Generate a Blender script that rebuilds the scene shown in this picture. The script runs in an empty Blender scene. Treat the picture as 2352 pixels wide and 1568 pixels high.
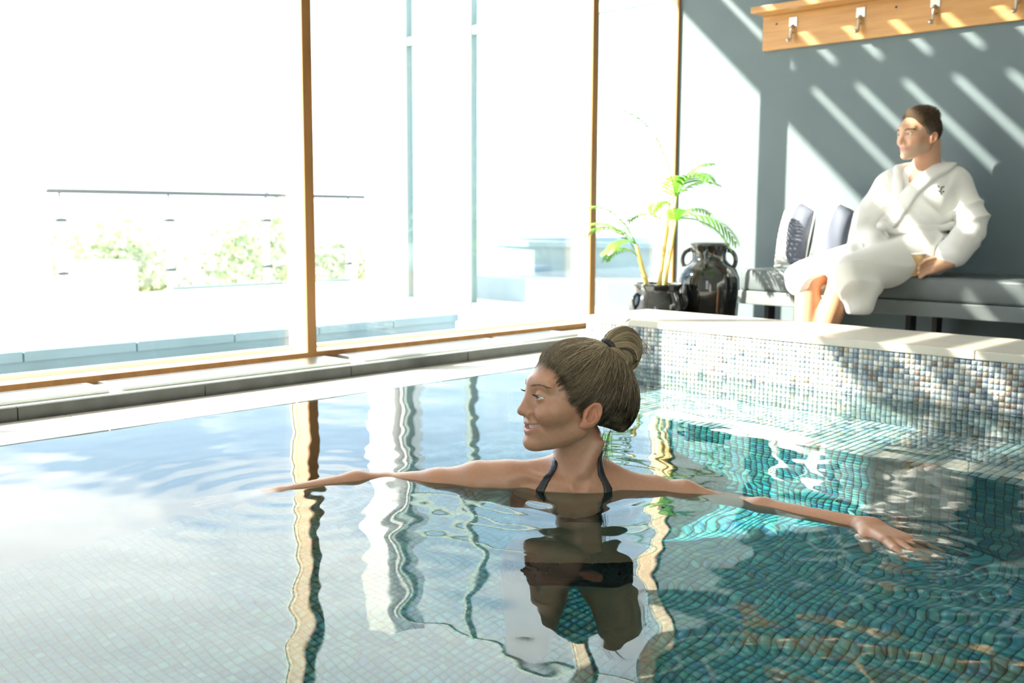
import bpy, bmesh, math, random
import numpy as np
from mathutils import Vector, Matrix

random.seed(7)
RNG = np.random.default_rng(7)
SC = bpy.context.scene
COL = SC.collection
PI = math.pi

# ---------------------------------------------------------------- camera, sky, sun, exposure
CAM_H = 0.60
def make_camera():
    cd = bpy.data.cameras.new('camera')
    cd.sensor_width = 36.0
    cd.lens = 2362.0 / 2352.0 * 36.0
    cd.clip_start = 0.05
    cd.clip_end = 2000
    co = bpy.data.objects.new('camera', cd)
    COL.objects.link(co)
    pitch, roll, yaw = .1207, .00469, .7733
    F = Vector((-math.sin(yaw)*math.cos(pitch), math.cos(yaw)*math.cos(pitch), -math.sin(pitch)))
    R = Vector((math.cos(yaw), math.sin(yaw), 0))
    U = R.cross(F)
    R2 = R*math.cos(roll) + U*math.sin(roll)
    U2 = -R*math.sin(roll) + U*math.cos(roll)
    M = Matrix((R2, U2, -F)).transposed().to_4x4()
    M.translation = Vector((0, 0, CAM_H))
    co.matrix_world = M
    cd.dof.use_dof = True
    cd.dof.focus_distance = 2.28
    cd.dof.aperture_fstop = 4.6
    SC.camera = co
make_camera()

SC.view_settings.view_transform = 'Standard'
SC.view_settings.look = 'None'
SC.view_settings.exposure = 0.0
SC.view_settings.gamma = 1.0
SC.view_settings.use_curve_mapping = False

def make_world():
    w = bpy.data.worlds.new('sky')
    SC.world = w
    w.use_nodes = True
    nt = w.node_tree
    nt.nodes.clear()
    N = nt.nodes.new
    L = nt.links.new
    out = N('ShaderNodeOutputWorld'); bg = N('ShaderNodeBackground')
    tc = N('ShaderNodeTexCoord')
    sx = N('ShaderNodeSeparateXYZ'); L(tc.outputs['Generated'], sx.inputs[0])
    # clouds lie on a flat layer: direction divided by height
    dn = N('ShaderNodeMath'); dn.operation = 'MAXIMUM'; dn.inputs[1].default_value = 0.0; L(sx.outputs['Z'], dn.inputs[0])
    ad = N('ShaderNodeMath'); ad.operation = 'ADD'; ad.inputs[1].default_value = .10; L(dn.outputs[0], ad.inputs[0])
    dv = N('ShaderNodeVectorMath'); dv.operation = 'DIVIDE'; L(tc.outputs['Generated'], dv.inputs[0])
    cb = N('ShaderNodeCombineXYZ')
    for i in range(3): L(ad.outputs[0], cb.inputs[i])
    L(cb.outputs[0], dv.inputs[1])
    mp = N('ShaderNodeMapping'); mp.inputs['Scale'].default_value = (1, 1, 0); mp.inputs['Location'].default_value = CLOUD_SHIFT
    L(dv.outputs[0], mp.inputs['Vector'])
    nz = N('ShaderNodeTexNoise'); nz.inputs['Scale'].default_value = .62
    nz.inputs['Detail'].default_value = 7; nz.inputs['Roughness'].default_value = .52
    nz.inputs['Distortion'].default_value = .5
    L(mp.outputs['Vector'], nz.inputs['Vector'])
    rp = N('ShaderNodeValToRGB')
    rp.color_ramp.elements[0].position = .44; rp.color_ramp.elements[0].color = (0, 0, 0, 1)
    rp.color_ramp.elements[1].position = .60; rp.color_ramp.elements[1].color = (1, 1, 1, 1)
    L(nz.outputs['Fac'], rp.inputs['Fac'])
    gr = N('ShaderNodeValToRGB')
    e = gr.color_ramp.elements
    e[0].position = 0.0; e[0].color = (2.3, 2.6, 2.85, 1)
    e[1].position = .8; e[1].color = (.55, 1.0, 1.8, 1)
    m = e.new(.22); m.color = (1.55, 2.05, 2.6, 1)
    L(sx.outputs['Z'], gr.inputs['Fac'])
    mix = N('ShaderNodeMixRGB')
    L(rp.outputs['Color'], mix.inputs[0]); L(gr.outputs['Color'], mix.inputs[1])
    mix.inputs[2].default_value = (4.0, 3.95, 3.9, 1)
    L(mix.outputs[0], bg.inputs['Color']); bg.inputs['Strength'].default_value = SKY
    L(bg.outputs[0], out.inputs[0])
    w.cycles.sampling_method = 'MANUAL'; w.cycles.sample_map_resolution = 512
SKY = 1.5
CLOUD_SHIFT = (-16.8, -1.6, 0)
make_world()

SUN_DIR = Vector((1.0, 1.09, -.96)).normalized()
def make_sun():
    ld = bpy.data.lights.new('sun', 'SUN')
    ld.energy = 34.0; ld.angle = math.radians(.6); ld.color = (1.0, .90, .76)
    ld.cycles.is_caustics_light = True
    lo = bpy.data.objects.new('sun', ld); COL.objects.link(lo)
    lo.rotation_euler = SUN_DIR.to_track_quat('-Z', 'Y').to_euler()
    lo.location = (-12, -10, 12)
make_sun()
cy = SC.cycles
cy.max_bounces = 9; cy.diffuse_bounces = 4; cy.glossy_bounces = 4; cy.transmission_bounces = 6
cy.transparent_max_bounces = 12
cy.sample_clamp_indirect = 6.0
cy.use_denoising = True
cy.blur_glossy = 1.0

# ---------------------------------------------------------------- helpers
class MB:
    """collects vertices and faces; build() makes one mesh object"""
    def __init__(self):
        self.v = []; self.f = []; self.c = []
    def add(self, vs, fs, col=None):
        o = len(self.v)
        self.v += [tuple(p) for p in vs]
        self.f += [tuple(i + o for i in q) for q in fs]
        if col is not None: self.c += [col]*len(fs)
        return self
    def box(self, x0, x1, y0, y1, z0, z1, col=None):
        vs = [(x0,y0,z0),(x1,y0,z0),(x1,y1,z0),(x0,y1,z0),(x0,y0,z1),(x1,y0,z1),(x1,y1,z1),(x0,y1,z1)]
        return self.add(vs, [(3,2,1,0),(4,5,6,7),(0,1,5,4),(1,2,6,5),(2,3,7,6),(3,0,4,7)], col)
    def bbox(self, x0, x1, y0, y1, z0, z1, b=.004):
        """box with chamfered edges"""
        bm = bmesh.new(); bmesh.ops.create_cube(bm, size=1)
        for v in bm.verts:
            v.co = Vector((x0+(x1-x0)*(v.co.x+.5), y0+(y1-y0)*(v.co.y+.5), z0+(z1-z0)*(v.co.z+.5)))
        bmesh.ops.bevel(bm, geom=bm.edges[:], offset=b, segments=2, profile=.6, affect='EDGES')
        bm.verts.index_update()
        self.add([v.co for v in bm.verts], [[v.index for v in f.verts] for f in bm.faces]); bm.free()
        return self
    def tube(self, pts, r, n=8, caps=True):
        pts = [Vector(p) for p in pts]
        rs = r if hasattr(r, '__len__') else [r]*len(pts)
        vs = []; up = None
        for i, p in enumerate(pts):
            t = (pts[min(i+1, len(pts)-1)] - pts[max(i-1, 0)]).normalized()
            if up is None:
                up = Vector((0,0,1)) if abs(t.z) < .9 else Vector((1,0,0))
            a = t.cross(up).normalized(); bb = a.cross(t).normalized(); up = bb
            for k in range(n):
                an = 2*PI*k/n
                vs.append(p + (a*math.cos(an) + bb*math.sin(an))*rs[i])
        fs = []
        for i in range(len(pts)-1):
            for k in range(n):
                k2 = (k+1) % n
                fs.append((i*n+k, i*n+k2, (i+1)*n+k2, (i+1)*n+k))
        if caps:
            fs.append(tuple(range(n-1, -1, -1))); fs.append(tuple((len(pts)-1)*n+k for k in range(n)))
        return self.add(vs, fs)
    def lathe(self, prof, cx=0, cy=0, n=40, caps=True):
        vs = []
        for (r, z) in prof:
            for k in range(n):
                a = 2*PI*k/n; vs.append((cx+r*math.cos(a), cy+r*math.sin(a), z))
        fs = []
        for i in range(len(prof)-1):
            for k in range(n):
                k2 = (k+1) % n
                fs.append((i*n+k, i*n+k2, (i+1)*n+k2, (i+1)*n+k))
        if caps:
            fs.append(tuple(range(n-1, -1, -1))); fs.append(tuple((len(prof)-1)*n+k for k in range(n)))
        return self.add(vs, fs)
    def build(self, name, mat, parent=None, smooth=False, loc=None):
        me = bpy.data.meshes.new(name)
        me.from_pydata(self.v, [], self.f); me.update()
        if self.c:
            at = me.attributes.new('tint', 'FLOAT_COLOR', 'FACE')
            at.data.foreach_set('color', np.array([(*c, 1) for c in self.c], dtype=np.float32).ravel())
        return link(name, me, mat, parent, smooth, loc)

def link(name, me, mat, parent=None, smooth=False, loc=None):
    if mat is not None and not me.materials: me.materials.append(mat)
    if smooth: me.polygons.foreach_set('use_smooth', np.ones(len(me.polygons), dtype=bool))
    o = bpy.data.objects.new(name, me); COL.objects.link(o)
    if parent is not None: o.parent = parent
    if loc is not None: o.location = loc
    return o

def np_mesh(name, V, Fq):
    """mesh from numpy verts (n,3) and quads/tris (m,k)"""
    me = bpy.data.meshes.new(name)
    k = Fq.shape[1]
    me.vertices.add(len(V)); me.vertices.foreach_set('co', np.ascontiguousarray(V, dtype=np.float32).ravel())
    me.loops.add(Fq.size); me.loops.foreach_set('vertex_index', np.ascontiguousarray(Fq, dtype=np.int32).ravel())
    me.polygons.add(len(Fq)); me.polygons.foreach_set('loop_start', np.arange(0, Fq.size, k, dtype=np.int32))
    me.update(calc_edges=True); me.validate()
    return me

def tag(o, label=None, cat=None, group=None, kind=None):
    if label: o['label'] = label
    if cat: o['category'] = cat
    if group: o['group'] = group
    if kind: o['kind'] = kind
    return o
def struct(o, label=None): return tag(o, label=label, kind='structure')
def empty(name, loc=(0,0,0), rz=0):
    o = bpy.data.objects.new(name, None); COL.objects.link(o)
    o.location = loc; o.rotation_euler = (0, 0, rz); o.empty_display_size = .05
    return o

# ---------------------------------------------------------------- materials
def mat(name, col, rough=.5, metal=0., spec=.5, noise=None, bump=None, attr=None, sss=0., coat=0., sheen=0.):
    """noise=(scale, amount, stretch xyz) tints the base colour; bump=(scale, strength); attr: colour attribute multiplied in"""
    m = bpy.data.materials.new(name); m.use_nodes = True
    nt = m.node_tree; N = nt.nodes.new; L = nt.links.new
    p = nt.nodes['Principled BSDF']
    p.inputs['Base Color'].default_value = (*col, 1)
    p.inputs['Roughness'].default_value = rough; p.inputs['Metallic'].default_value = metal
    p.inputs['Specular IOR Level'].default_value = spec
    if coat: p.inputs['Coat Weight'].default_value = coat; p.inputs['Coat Roughness'].default_value = .05
    if sheen: p.inputs['Sheen Weight'].default_value = sheen
    if sss:
        p.inputs['Subsurface Weight'].default_value = sss
        p.inputs['Subsurface Radius'].default_value = (1., .35, .2); p.inputs['Subsurface Scale'].default_value = .012
    cur = None
    if attr:
        a = N('ShaderNodeAttribute'); a.attribute_name = attr
        cur = a.outputs['Color']
    if noise:
        tc = N('ShaderNodeTexCoord'); mp = N('ShaderNodeMapping'); L(tc.outputs['Object'], mp.inputs[0])
        mp.inputs['Scale'].default_value = noise[2] if len(noise) > 2 else (1,1,1)
        nz = N('ShaderNodeTexNoise'); nz.inputs['Scale'].default_value = noise[0]; nz.inputs['Detail'].default_value = 5
        L(mp.outputs[0], nz.inputs['Vector'])
        mr = N('ShaderNodeMapRange'); mr.inputs[1].default_value = .3; mr.inputs[2].default_value = .7
        mr.inputs[3].default_value = 1-noise[1]; mr.inputs[4].default_value = 1+noise[1]
        L(nz.outputs['Fac'], mr.inputs[0])
        mx = N('ShaderNodeVectorMath'); mx.operation = 'SCALE'
        if cur is None: mx.inputs[0].default_value = col
        else: L(cur, mx.inputs[0])
        L(mr.outputs[0], mx.inputs['Scale']); cur = mx.outputs[0]
    if cur is not None: L(cur, p.inputs['Base Color'])
    if bump:
        tc2 = N('ShaderNodeTexCoord'); nb = N('ShaderNodeTexNoise'); nb.inputs['Scale'].default_value = bump[0]; nb.inputs['Detail'].default_value = 4
        L(tc2.outputs['Object'], nb.inputs['Vector'])
        bp = N('ShaderNodeBump'); bp.inputs['Strength'].default_value = bump[1]; bp.inputs['Distance'].default_value = .01
        L(nb.outputs['Fac'], bp.inputs['Height']); L(bp.outputs[0], p.inputs['Normal'])
    return m

def wood(name, c1, c2, scale=6, stretch=(1,12,1), rough=.4):
    m = mat(name, c1, rough); nt = m.node_tree; N = nt.nodes.new; L = nt.links.new
    p = nt.nodes['Principled BSDF']
    tc = N('ShaderNodeTexCoord'); mp = N('ShaderNodeMapping'); L(tc.outputs['Object'], mp.inputs[0]); mp.inputs['Scale'].default_value = stretch
    nz = N('ShaderNodeTexNoise'); nz.inputs['Scale'].default_value = scale; nz.inputs['Detail'].default_value = 8; nz.inputs['Roughness'].default_value = .65
    L(mp.outputs[0], nz.inputs['Vector'])
    rp = N('ShaderNodeValToRGB'); rp.color_ramp.elements[0].position = .32; rp.color_ramp.elements[1].position = .68
    rp.color_ramp.elements[0].color = (*c2, 1); rp.color_ramp.elements[1].color = (*c1, 1)
    L(nz.outputs['Fac'], rp.inputs[0]); L(rp.outputs[0], p.inputs['Base Color'])
    return m

def glass_pane(name, tint=(.93,.965,.96), refl=1.0):
    m = bpy.data.materials.new(name); m.use_nodes = True
    nt = m.node_tree; nt.nodes.clear(); N = nt.nodes.new; L = nt.links.new
    o = N('ShaderNodeOutputMaterial'); mx = N('ShaderNodeMixShader'); tr = N('ShaderNodeBsdfTransparent'); gl = N('ShaderNodeBsdfGlossy')
    tr.inputs[0].default_value = (*tint, 1); gl.inputs['Roughness'].default_value = 0.0
    lw = N('ShaderNodeLayerWeight'); lw.inputs[0].default_value = .5      # Schlick reflectance of a pane face
    pw = N('ShaderNodeMath'); pw.operation = 'POWER'; pw.inputs[1].default_value = 5
    L(lw.outputs['Facing'], pw.inputs[0])
    ma = N('ShaderNodeMath'); ma.operation = 'MULTIPLY_ADD'; ma.inputs[1].default_value = .96*refl; ma.inputs[2].default_value = .04*refl
    L(pw.outputs[0], ma.inputs[0])
    L(ma.outputs[0], mx.inputs[0]); L(tr.outputs[0], mx.inputs[1]); L(gl.outputs[0], mx.inputs[2]); L(mx.outputs[0], o.inputs[0])
    return m

def water_mat():
    m = bpy.data.materials.new('water'); m.use_nodes = True
    p = m.node_tree.nodes['Principled BSDF']
    p.inputs['Base Color'].default_value = (.52, .80, .83, 1); p.inputs['Roughness'].default_value = 0.0
    p.inputs['IOR'].default_value = 1.333; p.inputs['Transmission Weight'].default_value = 1.0
    return m

M = {}
M['wall'] = mat('wall_paint', (.125, .162, .178), .75, noise=(3, .05), bump=(180, .05))
M['white'] = mat('white_plaster', (.80, .79, .76), .8, noise=(2, .03))
M['wood'] = wood('window_wood', (.36, .17, .05), (.26, .11, .03), 5, (3, 3, .4), .45)
M['oak'] = wood('oak', (.56, .30, .10), (.42, .20, .055), 5, (.6, 6, 9), .38)
M['palewood'] = wood('pale_wood', (.78,.60,.40), (.70,.52,.33), 5, (3,3,.4), .5)
M['alu'] = mat('pale_aluminium', (.55, .60, .58), .4, .3)
M['glass'] = glass_pane('pane_glass')
M['deck'] = mat('pale_stone', (.74, .73, .70), .22, noise=(7, .06), bump=(60, .03))
M['riser'] = mat('dark_slate', (.055, .06, .055), .35, noise=(14, .25))
M['sill'] = mat('sill_stone', (.45, .50, .47), .3, noise=(9, .08))
M['coping'] = mat('cream_stone', (.62, .58, .50), .35, noise=(9, .07))
M['grout'] = mat('grout', (.30, .32, .32), .8)
M['poolgrout'] = mat('dark_grout', (.018, .05, .055), .8)
M['floor'] = mat('terrazzo', (.20, .20, .18), .35, noise=(40, .25))
M['tile'] = mat('mosaic', (.5, .5, .5), .12, attr='tint', spec=.6)
M['water'] = water_mat()
M['steel'] = mat('brushed_steel', (.62, .63, .62), .3, 1.)
M['terrace'] = mat('terrace_stone', (.66, .64, .62), .6, noise=(1.5, .05))
M['blackvoid'] = mat('gap', (.02, .025, .02), .6)

# ---------------------------------------------------------------- the setting
XW = -3.337     # inner face of the window wall
YB = 4.705      # back wall
XP = -2.79      # pool edge at the window
YP = 3.31       # far pool wall
ZC = .19        # top of the coping
ZF = -.08       # floor behind the coping
XR, YF = 2.6, -3.2
HC = 3.75
XP2, YP2 = 1.7, -2.6
PD = -1.02

def setting():
    # back wall, with thickness; side walls and ceiling behind the camera
    struct(MB().box(XW-.15, XR+.2, YB, YB+.2, -1.3, HC+.2).build('wall_back', M['wall']))
    struct(MB().box(XR, XR+.2, YF-.2, YB, -1.3, HC+.2).build('wall_right', M['white']))
    b = MB(); b.box(XW-.15, XR, YF-.2, YF, -1.3, .35); b.box(XW-.15, XR, YF-.2, YF, 3.1, HC+.2); b.box(XW-.15, XW+4.0, YF-.2, YF, .35, 3.1); b.box(XR-.5, XR, YF-.2, YF, .35, 3.1)
    struct(b.build('wall_front', M['white']))     # unseen window opening added behind the camera to let in fill light
    w = struct(MB().box(XW+4.0, XR-.5, YF-.12, YF-.06, .35, .40).build('window_9', M['wood']))
    MB().box(XW+4.0, XR-.5, YF-.092, YF-.086, .40, 3.1).build('pane', M['glass'], w)
    struct(MB().box(XW-.15, XR, YF, YB, HC, HC+.2).build('ceiling', M['white']))
    # floor behind the coping, floor round the rest of the pool
    struct(MB().box(XW-.15, XR, YP+.42, YB, ZF-.2, ZF).build('floor', M['floor']))
    b = MB(); b.box(XP2, XR, YF, YP, -.2, .012); b.box(XW-.15, XP2, YF, YP2, -.2, .012)
    struct(b.build('floor_poolside', M['deck']))
    # deck slabs along the window, each a piece
    root = struct(MB().box(XW-.15, XP-.004, YP2, YP+.42, -1.2, -.01).build('floor_window_edge', M['blackvoid']))
    y = YP+.412; i = 0
    while y > YP2:
        y0 = max(y-.62, YP2)
        MB().bbox(-3.09, XP, y0+.002, y-.002, -.03, .002, .0015).build('slab', M['deck'], root)
        y = y0
    # dark riser tiles
    y = YB; 
    while y > YF:
        y0 = max(y-.60, YF)
        MB().bbox(-3.11, -3.09, y0+.0015, y-.0015, -.02, .043, .002).build('riser_tile', M['riser'], root)
        y = y0
    # sill
    MB().box(XW-.1, -3.10, YF, YB, -.3, .0445).build('sill_slab', M['sill'], root)
setting()

def tile_colors(n, pal, w, jit=.12):
    pal = np.array(pal); idx = RNG.choice(len(pal), n, p=np.array(w)/np.sum(w))
    c = pal[idx]*(1+RNG.normal(0, jit, (n,1))) + RNG.normal(0, .012, (n,3))
    return np.clip(c, .01, .95)
PAL_WALL = [(.62,.60,.55),(.45,.50,.53),(.30,.36,.42),(.50,.44,.36),(.16,.20,.25),(.25,.20,.16),(.68,.68,.66),(.38,.46,.47)]
W_WALL = [5,5,3,2,1.2,.6,4,4]
PAL_FLOOR = [(0.043, 0.283, 0.318), (0.06, 0.343, 0.363), (0.03, 0.223, 0.273), (0.081, 0.372, 0.341), (0.043, 0.268, 0.378), (0.111, 0.388, 0.378), (0.068, 0.298, 0.258), (0.103, 0.253, 0.211), (0.154, 0.431, 0.408)]
W_FLOOR = [6,6,4,3,4,2,2,1.5,1.2]

def tile_mesh(P, cols, ax_u, ax_v, nrm, size, depth=.004, tilt=.05):
    """tiles as chamfered blocks standing proud of the grout: P centres (n,3)"""
    n = len(P); u = np.array(ax_u, float); v = np.array(ax_v, float); nn = np.array(nrm, float)
    hs = size/2; inner = hs*.84
    cor = [(-1,-1),(1,-1),(1,1),(-1,1)]
    tl = RNG.normal(0, tilt, (n,2))
    V = np.zeros((n,8,3))
    for k,(a,b) in enumerate(cor):
        V[:,k] = P + u*a*hs + v*b*hs
        zz = depth + (tl[:,0]*a + tl[:,1]*b)*inner
        V[:,4+k] = P + u*a*inner + v*b*inner + nn*zz[:,None]
    fq = np.array([(4,5,6,7),(0,1,5,4),(1,2,6,5),(2,3,7,6),(3,0,4,7)])
    if np.dot(np.cross(u, v), nn) < 0: fq = fq[:, ::-1]
    Fq = (np.arange(n)[:,None,None]*8 + fq[None]).reshape(-1,4)
    return V.reshape(-1,3), Fq, np.repeat(cols, 5, axis=0)

def tiles_object(name, P, cols, u, v, nrm, size, parent, kind=None):
    V, Fq, C = tile_mesh(P, cols, u, v, nrm, size)
    me = np_mesh(name, V, Fq)
    at = me.attributes.new('tint', 'FLOAT_COLOR', 'FACE')
    at.data.foreach_set('color', np.concatenate([C, np.ones((len(C),1))], 1).astype(np.float32).ravel())
    o = link(name, me, M['tile'], parent)
    if kind: o['kind'] = kind
    return o

def single_tiles(name, P, pal, u, v, nrm, size, parent):
    """individual tiles sharing one mesh for each colour of the palette"""
    meshes = []
    for c in pal:
        for k in range(2):
            V, Fq, C = tile_mesh(np.zeros((1,3)), np.array([c])*(1+.1*(k-.5)), u, v, nrm, size)
            me = np_mesh(name, V, Fq); at = me.attributes.new('tint', 'FLOAT_COLOR', 'FACE')
            at.data.foreach_set('color', np.concatenate([C, np.ones((len(C),1))], 1).astype(np.float32).ravel())
            me.materials.append(M['tile']); meshes.append(me)
    for p in P:
        o = bpy.data.objects.new(name, meshes[RNG.integers(len(meshes))]); COL.objects.link(o)
        o.parent = parent; o.location = p

CAMP = np.array([0, 0, CAM_H])
def pool():
    # shell: floor slab and walls (grout), tiles stand proud of it
    fl = struct(MB().box(XP-.05, XP2+.05, YP2-.05, YP+.05, PD-.15, PD).build('floor_pool', M['poolgrout']))
    pitch = .0235
    xs = np.arange(XP+.01, .9, pitch); ys = np.arange(.2, YP-.46, pitch)
    X, Y = np.meshgrid(xs, ys); P = np.stack([X.ravel(), Y.ravel(), np.full(X.size, PD+.001)], 1)
    d = np.linalg.norm(P - CAMP, axis=1)
    # the ones seen largest: along the bottom right of the view
    az = np.degrees(np.arctan2(-P[:,0], P[:,1]))
    vis = (az > 20) & (az < 44) & (np.hypot(P[:,0], P[:,1]) > 2.35)
    order = np.argsort(np.where(vis, d, 99)); near = order[:300]; rest = np.setdiff1d(np.arange(len(P)), near)
    single_tiles('tile', P[near], PAL_FLOOR, (1,0,0), (0,1,0), (0,0,1), pitch*.9, fl)
    tiles_object('floor_mosaic', P[rest], tile_colors(len(rest), PAL_FLOOR, W_FLOOR), (1,0,0), (0,1,0), (0,0,1), pitch*.9, fl, 'stuff')
    # far wall with its coping, submerged bench in front of it
    wf = struct(MB().box(XP, XP2+.05, YP, YP+.40, -1.2, ZC-.028).build('wall_pool_far', M['grout']))
    pw = .0178
    xs = np.arange(XP+pw/2, 1.0, pw); zs = np.arange(ZC-.037, -.42, -pw)
    X, Z = np.meshgrid(xs, zs); P = np.stack([X.ravel(), np.full(X.size, YP-.0005), Z.ravel()], 1)
    d = np.linalg.norm(P - CAMP, axis=1); az = np.degrees(np.arctan2(-P[:,0], P[:,1]))
    order = np.argsort(np.where((az > 17.5) & (P[:,2] > .005), d, 99)); near = order[:300]; rest = np.setdiff1d(np.arange(len(P)), near)
    single_tiles('tile', P[near], PAL_WALL, (1,0,0), (0,0,1), (0,-1,0), pw*.93, wf)
    tiles_object('wall_mosaic', P[rest], tile_colors(len(rest), PAL_WALL, W_WALL), (1,0,0), (0,0,1), (0,-1,0), pw*.93, wf, 'stuff')
    x = XP-.004
    while x < XP2:
        x1 = min(x+.80, XP2+.05)
        MB().bbox(x+.001, x1-.001, YP-.012, YP+.425, ZC-.028, ZC, .004).build('coping_slab', M['coping'], wf)
        x = x1
    zb = -.40
    be = struct(MB().box(XP, XP2+.05, YP-.46, YP, -1.2, zb).build('trim_pool_bench', M['poolgrout']))
    xs = np.arange(XP+.01, .9, pitch); ys = np.arange(YP-.45, YP-.005, pitch)
    X, Y = np.meshgrid(xs, ys); P = np.stack([X.ravel(), Y.ravel(), np.full(X.size, zb+.001)], 1)
    mixp = [tuple(.5*np.array(a)+.5*np.array(b)) for a, b in zip(PAL_WALL, PAL_FLOOR)]
    tiles_object('bench_top_mosaic', P, tile_colors(len(P), PAL_WALL, W_WALL), (1,0,0), (0,1,0), (0,0,1), pitch*.9, be, 'stuff')
    zs = np.arange(zb-.012, PD, -pitch); X, Z = np.meshgrid(xs, zs)
    P = np.stack([X.ravel(), np.full(X.size, YP-.4605), Z.ravel()], 1)
    tiles_object('bench_front_mosaic', P, tile_colors(len(P), PAL_FLOOR, W_FLOOR), (1,0,0), (0,0,1), (0,-1,0), pitch*.9, be, 'stuff')
    # the other three pool walls
    struct(MB().box(XP-.06, XP, YP2, YP, -1.1, -.012).build('wall_pool_window', M['poolgrout']))
    struct(MB().box(XP2, XP2+.06, YP2, YP, -1.1, .0).build('wall_pool_right', M['poolgrout']))
    struct(MB().box(XP, XP2, YP2-.06, YP2, -1.1, .0).build('wall_pool_front', M['poolgrout']))
pool()

def waves(x, y):
    """height of the water; gentle crossing ripples, livelier round the swimmer"""
    r = np.random.default_rng(11)
    z = np.zeros_like(x)
    env_r = (.42 + .75*np.exp(-(((x+1.0)**2 + (y-1.55)**2)/.45))) + .0*x
    for lam, sl, n in ((.62, .0032, 5), (.33, .0042, 7), (.17, .0036, 9), (.09, .0020, 10), (.05, .0010, 10)):
        for i in range(n):
            a = r.uniform(0, 2*PI); l = lam*r.uniform(.8, 1.25); k = 2*PI/l
            ph = r.uniform(0, 2*PI)
            warp = .25*np.sin(k*.23*(x*math.sin(a) - y*math.cos(a)) + ph*3)
            z += env_r*sl/k*1.3*np.sin(k*(x*math.cos(a) + y*math.sin(a)) + ph + 2.2*warp)
    for (cx, cy, amp) in ((-1.45, 1.68, .0011), (-.72, 1.77, .0009), (-1.86, 1.22, .0008)):
        d = np.hypot(x-cx, y-cy); z += amp*np.sin(2*PI*d/.085)*np.exp(-d/.28)/(1+d*3)
    return z

def water():
    def axis(a, b, lo, hi, fine, coarse):
        return np.concatenate([np.arange(a, lo, coarse), np.arange(lo, hi, fine), np.arange(hi, b, coarse), [b]])
    xs = axis(XP+.0005, XP2, XP+.0005, .25, .011, .09); ys = axis(YP2, YP-.003, .3, YP-.003, .011, .09)
    X, Y = np.meshgrid(xs, ys); Z = waves(X, Y)
    V = np.stack([X.ravel(), Y.ravel(), Z.ravel()], 1)
    nx, ny = len(xs), len(ys)
    i = np.arange(nx-1)[None] + np.arange(ny-1)[:,None]*nx
    Fq = np.stack([i, i+1, i+1+nx, i+nx], -1).reshape(-1,4)
    o = link('water', np_mesh('water', V, Fq), M['water'], None, True)
    tag(o, 'clear rippling pool water reflecting the sky and window', 'water', kind='stuff')
    o.cycles.is_caustics_caster = True
water()
for o in bpy.data.objects:
    if o.parent and o.parent.name.startswith(('floor_pool', 'wall_pool', 'trim_pool')) or o.name.startswith(('floor_pool', 'wall_pool', 'trim_pool')):
        o.cycles.is_caustics_receiver = True

def windows():
    ZT = 3.6
    ys = [(0.50, 2.286), (2.322, 3.982), (4.018, 4.69), (-3.1, -1.42)]  # last bay is out of view, opened to bring sun onto the pool floor
    for i, (a, b) in enumerate(ys):
        w = empty('window_%d' % (i+1), (XW-.06, (a+b)/2, .04)); struct(w)
        def part(n, m, mb): 
            o = mb.build(n, m); o.parent = w; o.matrix_parent_inverse = w.matrix_basis.inverted(); return o
        part('bottom_rail', M['palewood'], MB().bbox(XW-.113, XW-.0125, a, b, .045, .070, .003))
        part('rail_facing', M['wood'], MB().bbox(XW-.012, XW, a, b, .045, .072, .002))
        part('top_rail', M['palewood'], MB().bbox(XW-.113, XW, a, b, ZT-.06, ZT, .003))
        part('outer_rail', M['alu'], MB().bbox(XW-.15, XW-.114, a, b, .020, .085, .003))
        part('pane', M['glass'], MB().box(XW-.092, XW-.086, a, b, .06, ZT-.06))
    # mullions between the panes
    for i, (a, b) in enumerate([(.46, .50), (2.286, 2.322), (3.982, 4.018), (4.69, YB), (-1.42, -1.38), (-3.14, -3.1)]):
        w = struct(MB().bbox(XW-.113, XW-.0125, a, b, .045, ZT, .003).build('trim_%d' % (i+1), M['palewood']))
        MB().bbox(XW-.012, XW, a-.003, b+.003, .0449, ZT, .002).build('facing', M['wood'], w)
        MB().bbox(XW-.126, XW-.1135, a-.004, b+.004, .046, ZT, .002).build('outer_cap', M['alu'], w)
    struct(MB().box(XW-.15, XW, YF, YB, ZT, HC).build('wall_left_head', M['white']))
    struct(MB().box(XW-.15, XW, -1.38, .46, .0446, ZT).build('wall_sun_block', M['white']))  # unseen stretch of wall added to keep the sun off the swimmer
windows()

def canopy():
    # slatted timber canopy outside, over the windows
    zc = 3.42
    # the shadow edge on the back wall starts at (-3.327, 4.705, 1.69)
    xe = -3.327 - (zc-1.69)/.96
    t = empty('slatted_canopy', (xe, 1.5, zc)); tag(t, 'slatted timber canopy above the terrace windows', 'canopy')
    p = .2285; gap = .058; x = xe; first = True
    while x < XW-.2:
        if first: x1 = xe+.258
        else: x1 = min(x + p - gap, XW-.16)
        o = MB().bbox(x, x1, -5.0, 5.6, zc, zc+.03, .004).build('slat', M['wood']); o.parent = t; o.matrix_parent_inverse = t.matrix_basis.inverted()
        x = x1 + gap; first = False
    for y in (-3.6, -.68, 2.20, 5.16):
        o = MB().bbox(xe, XW-.16, y-.025, y+.025, zc+.031, zc+.11, .004).build('rafter', M['wood']); o.parent = t; o.matrix_parent_inverse = t.matrix_basis.inverted()
canopy()


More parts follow.
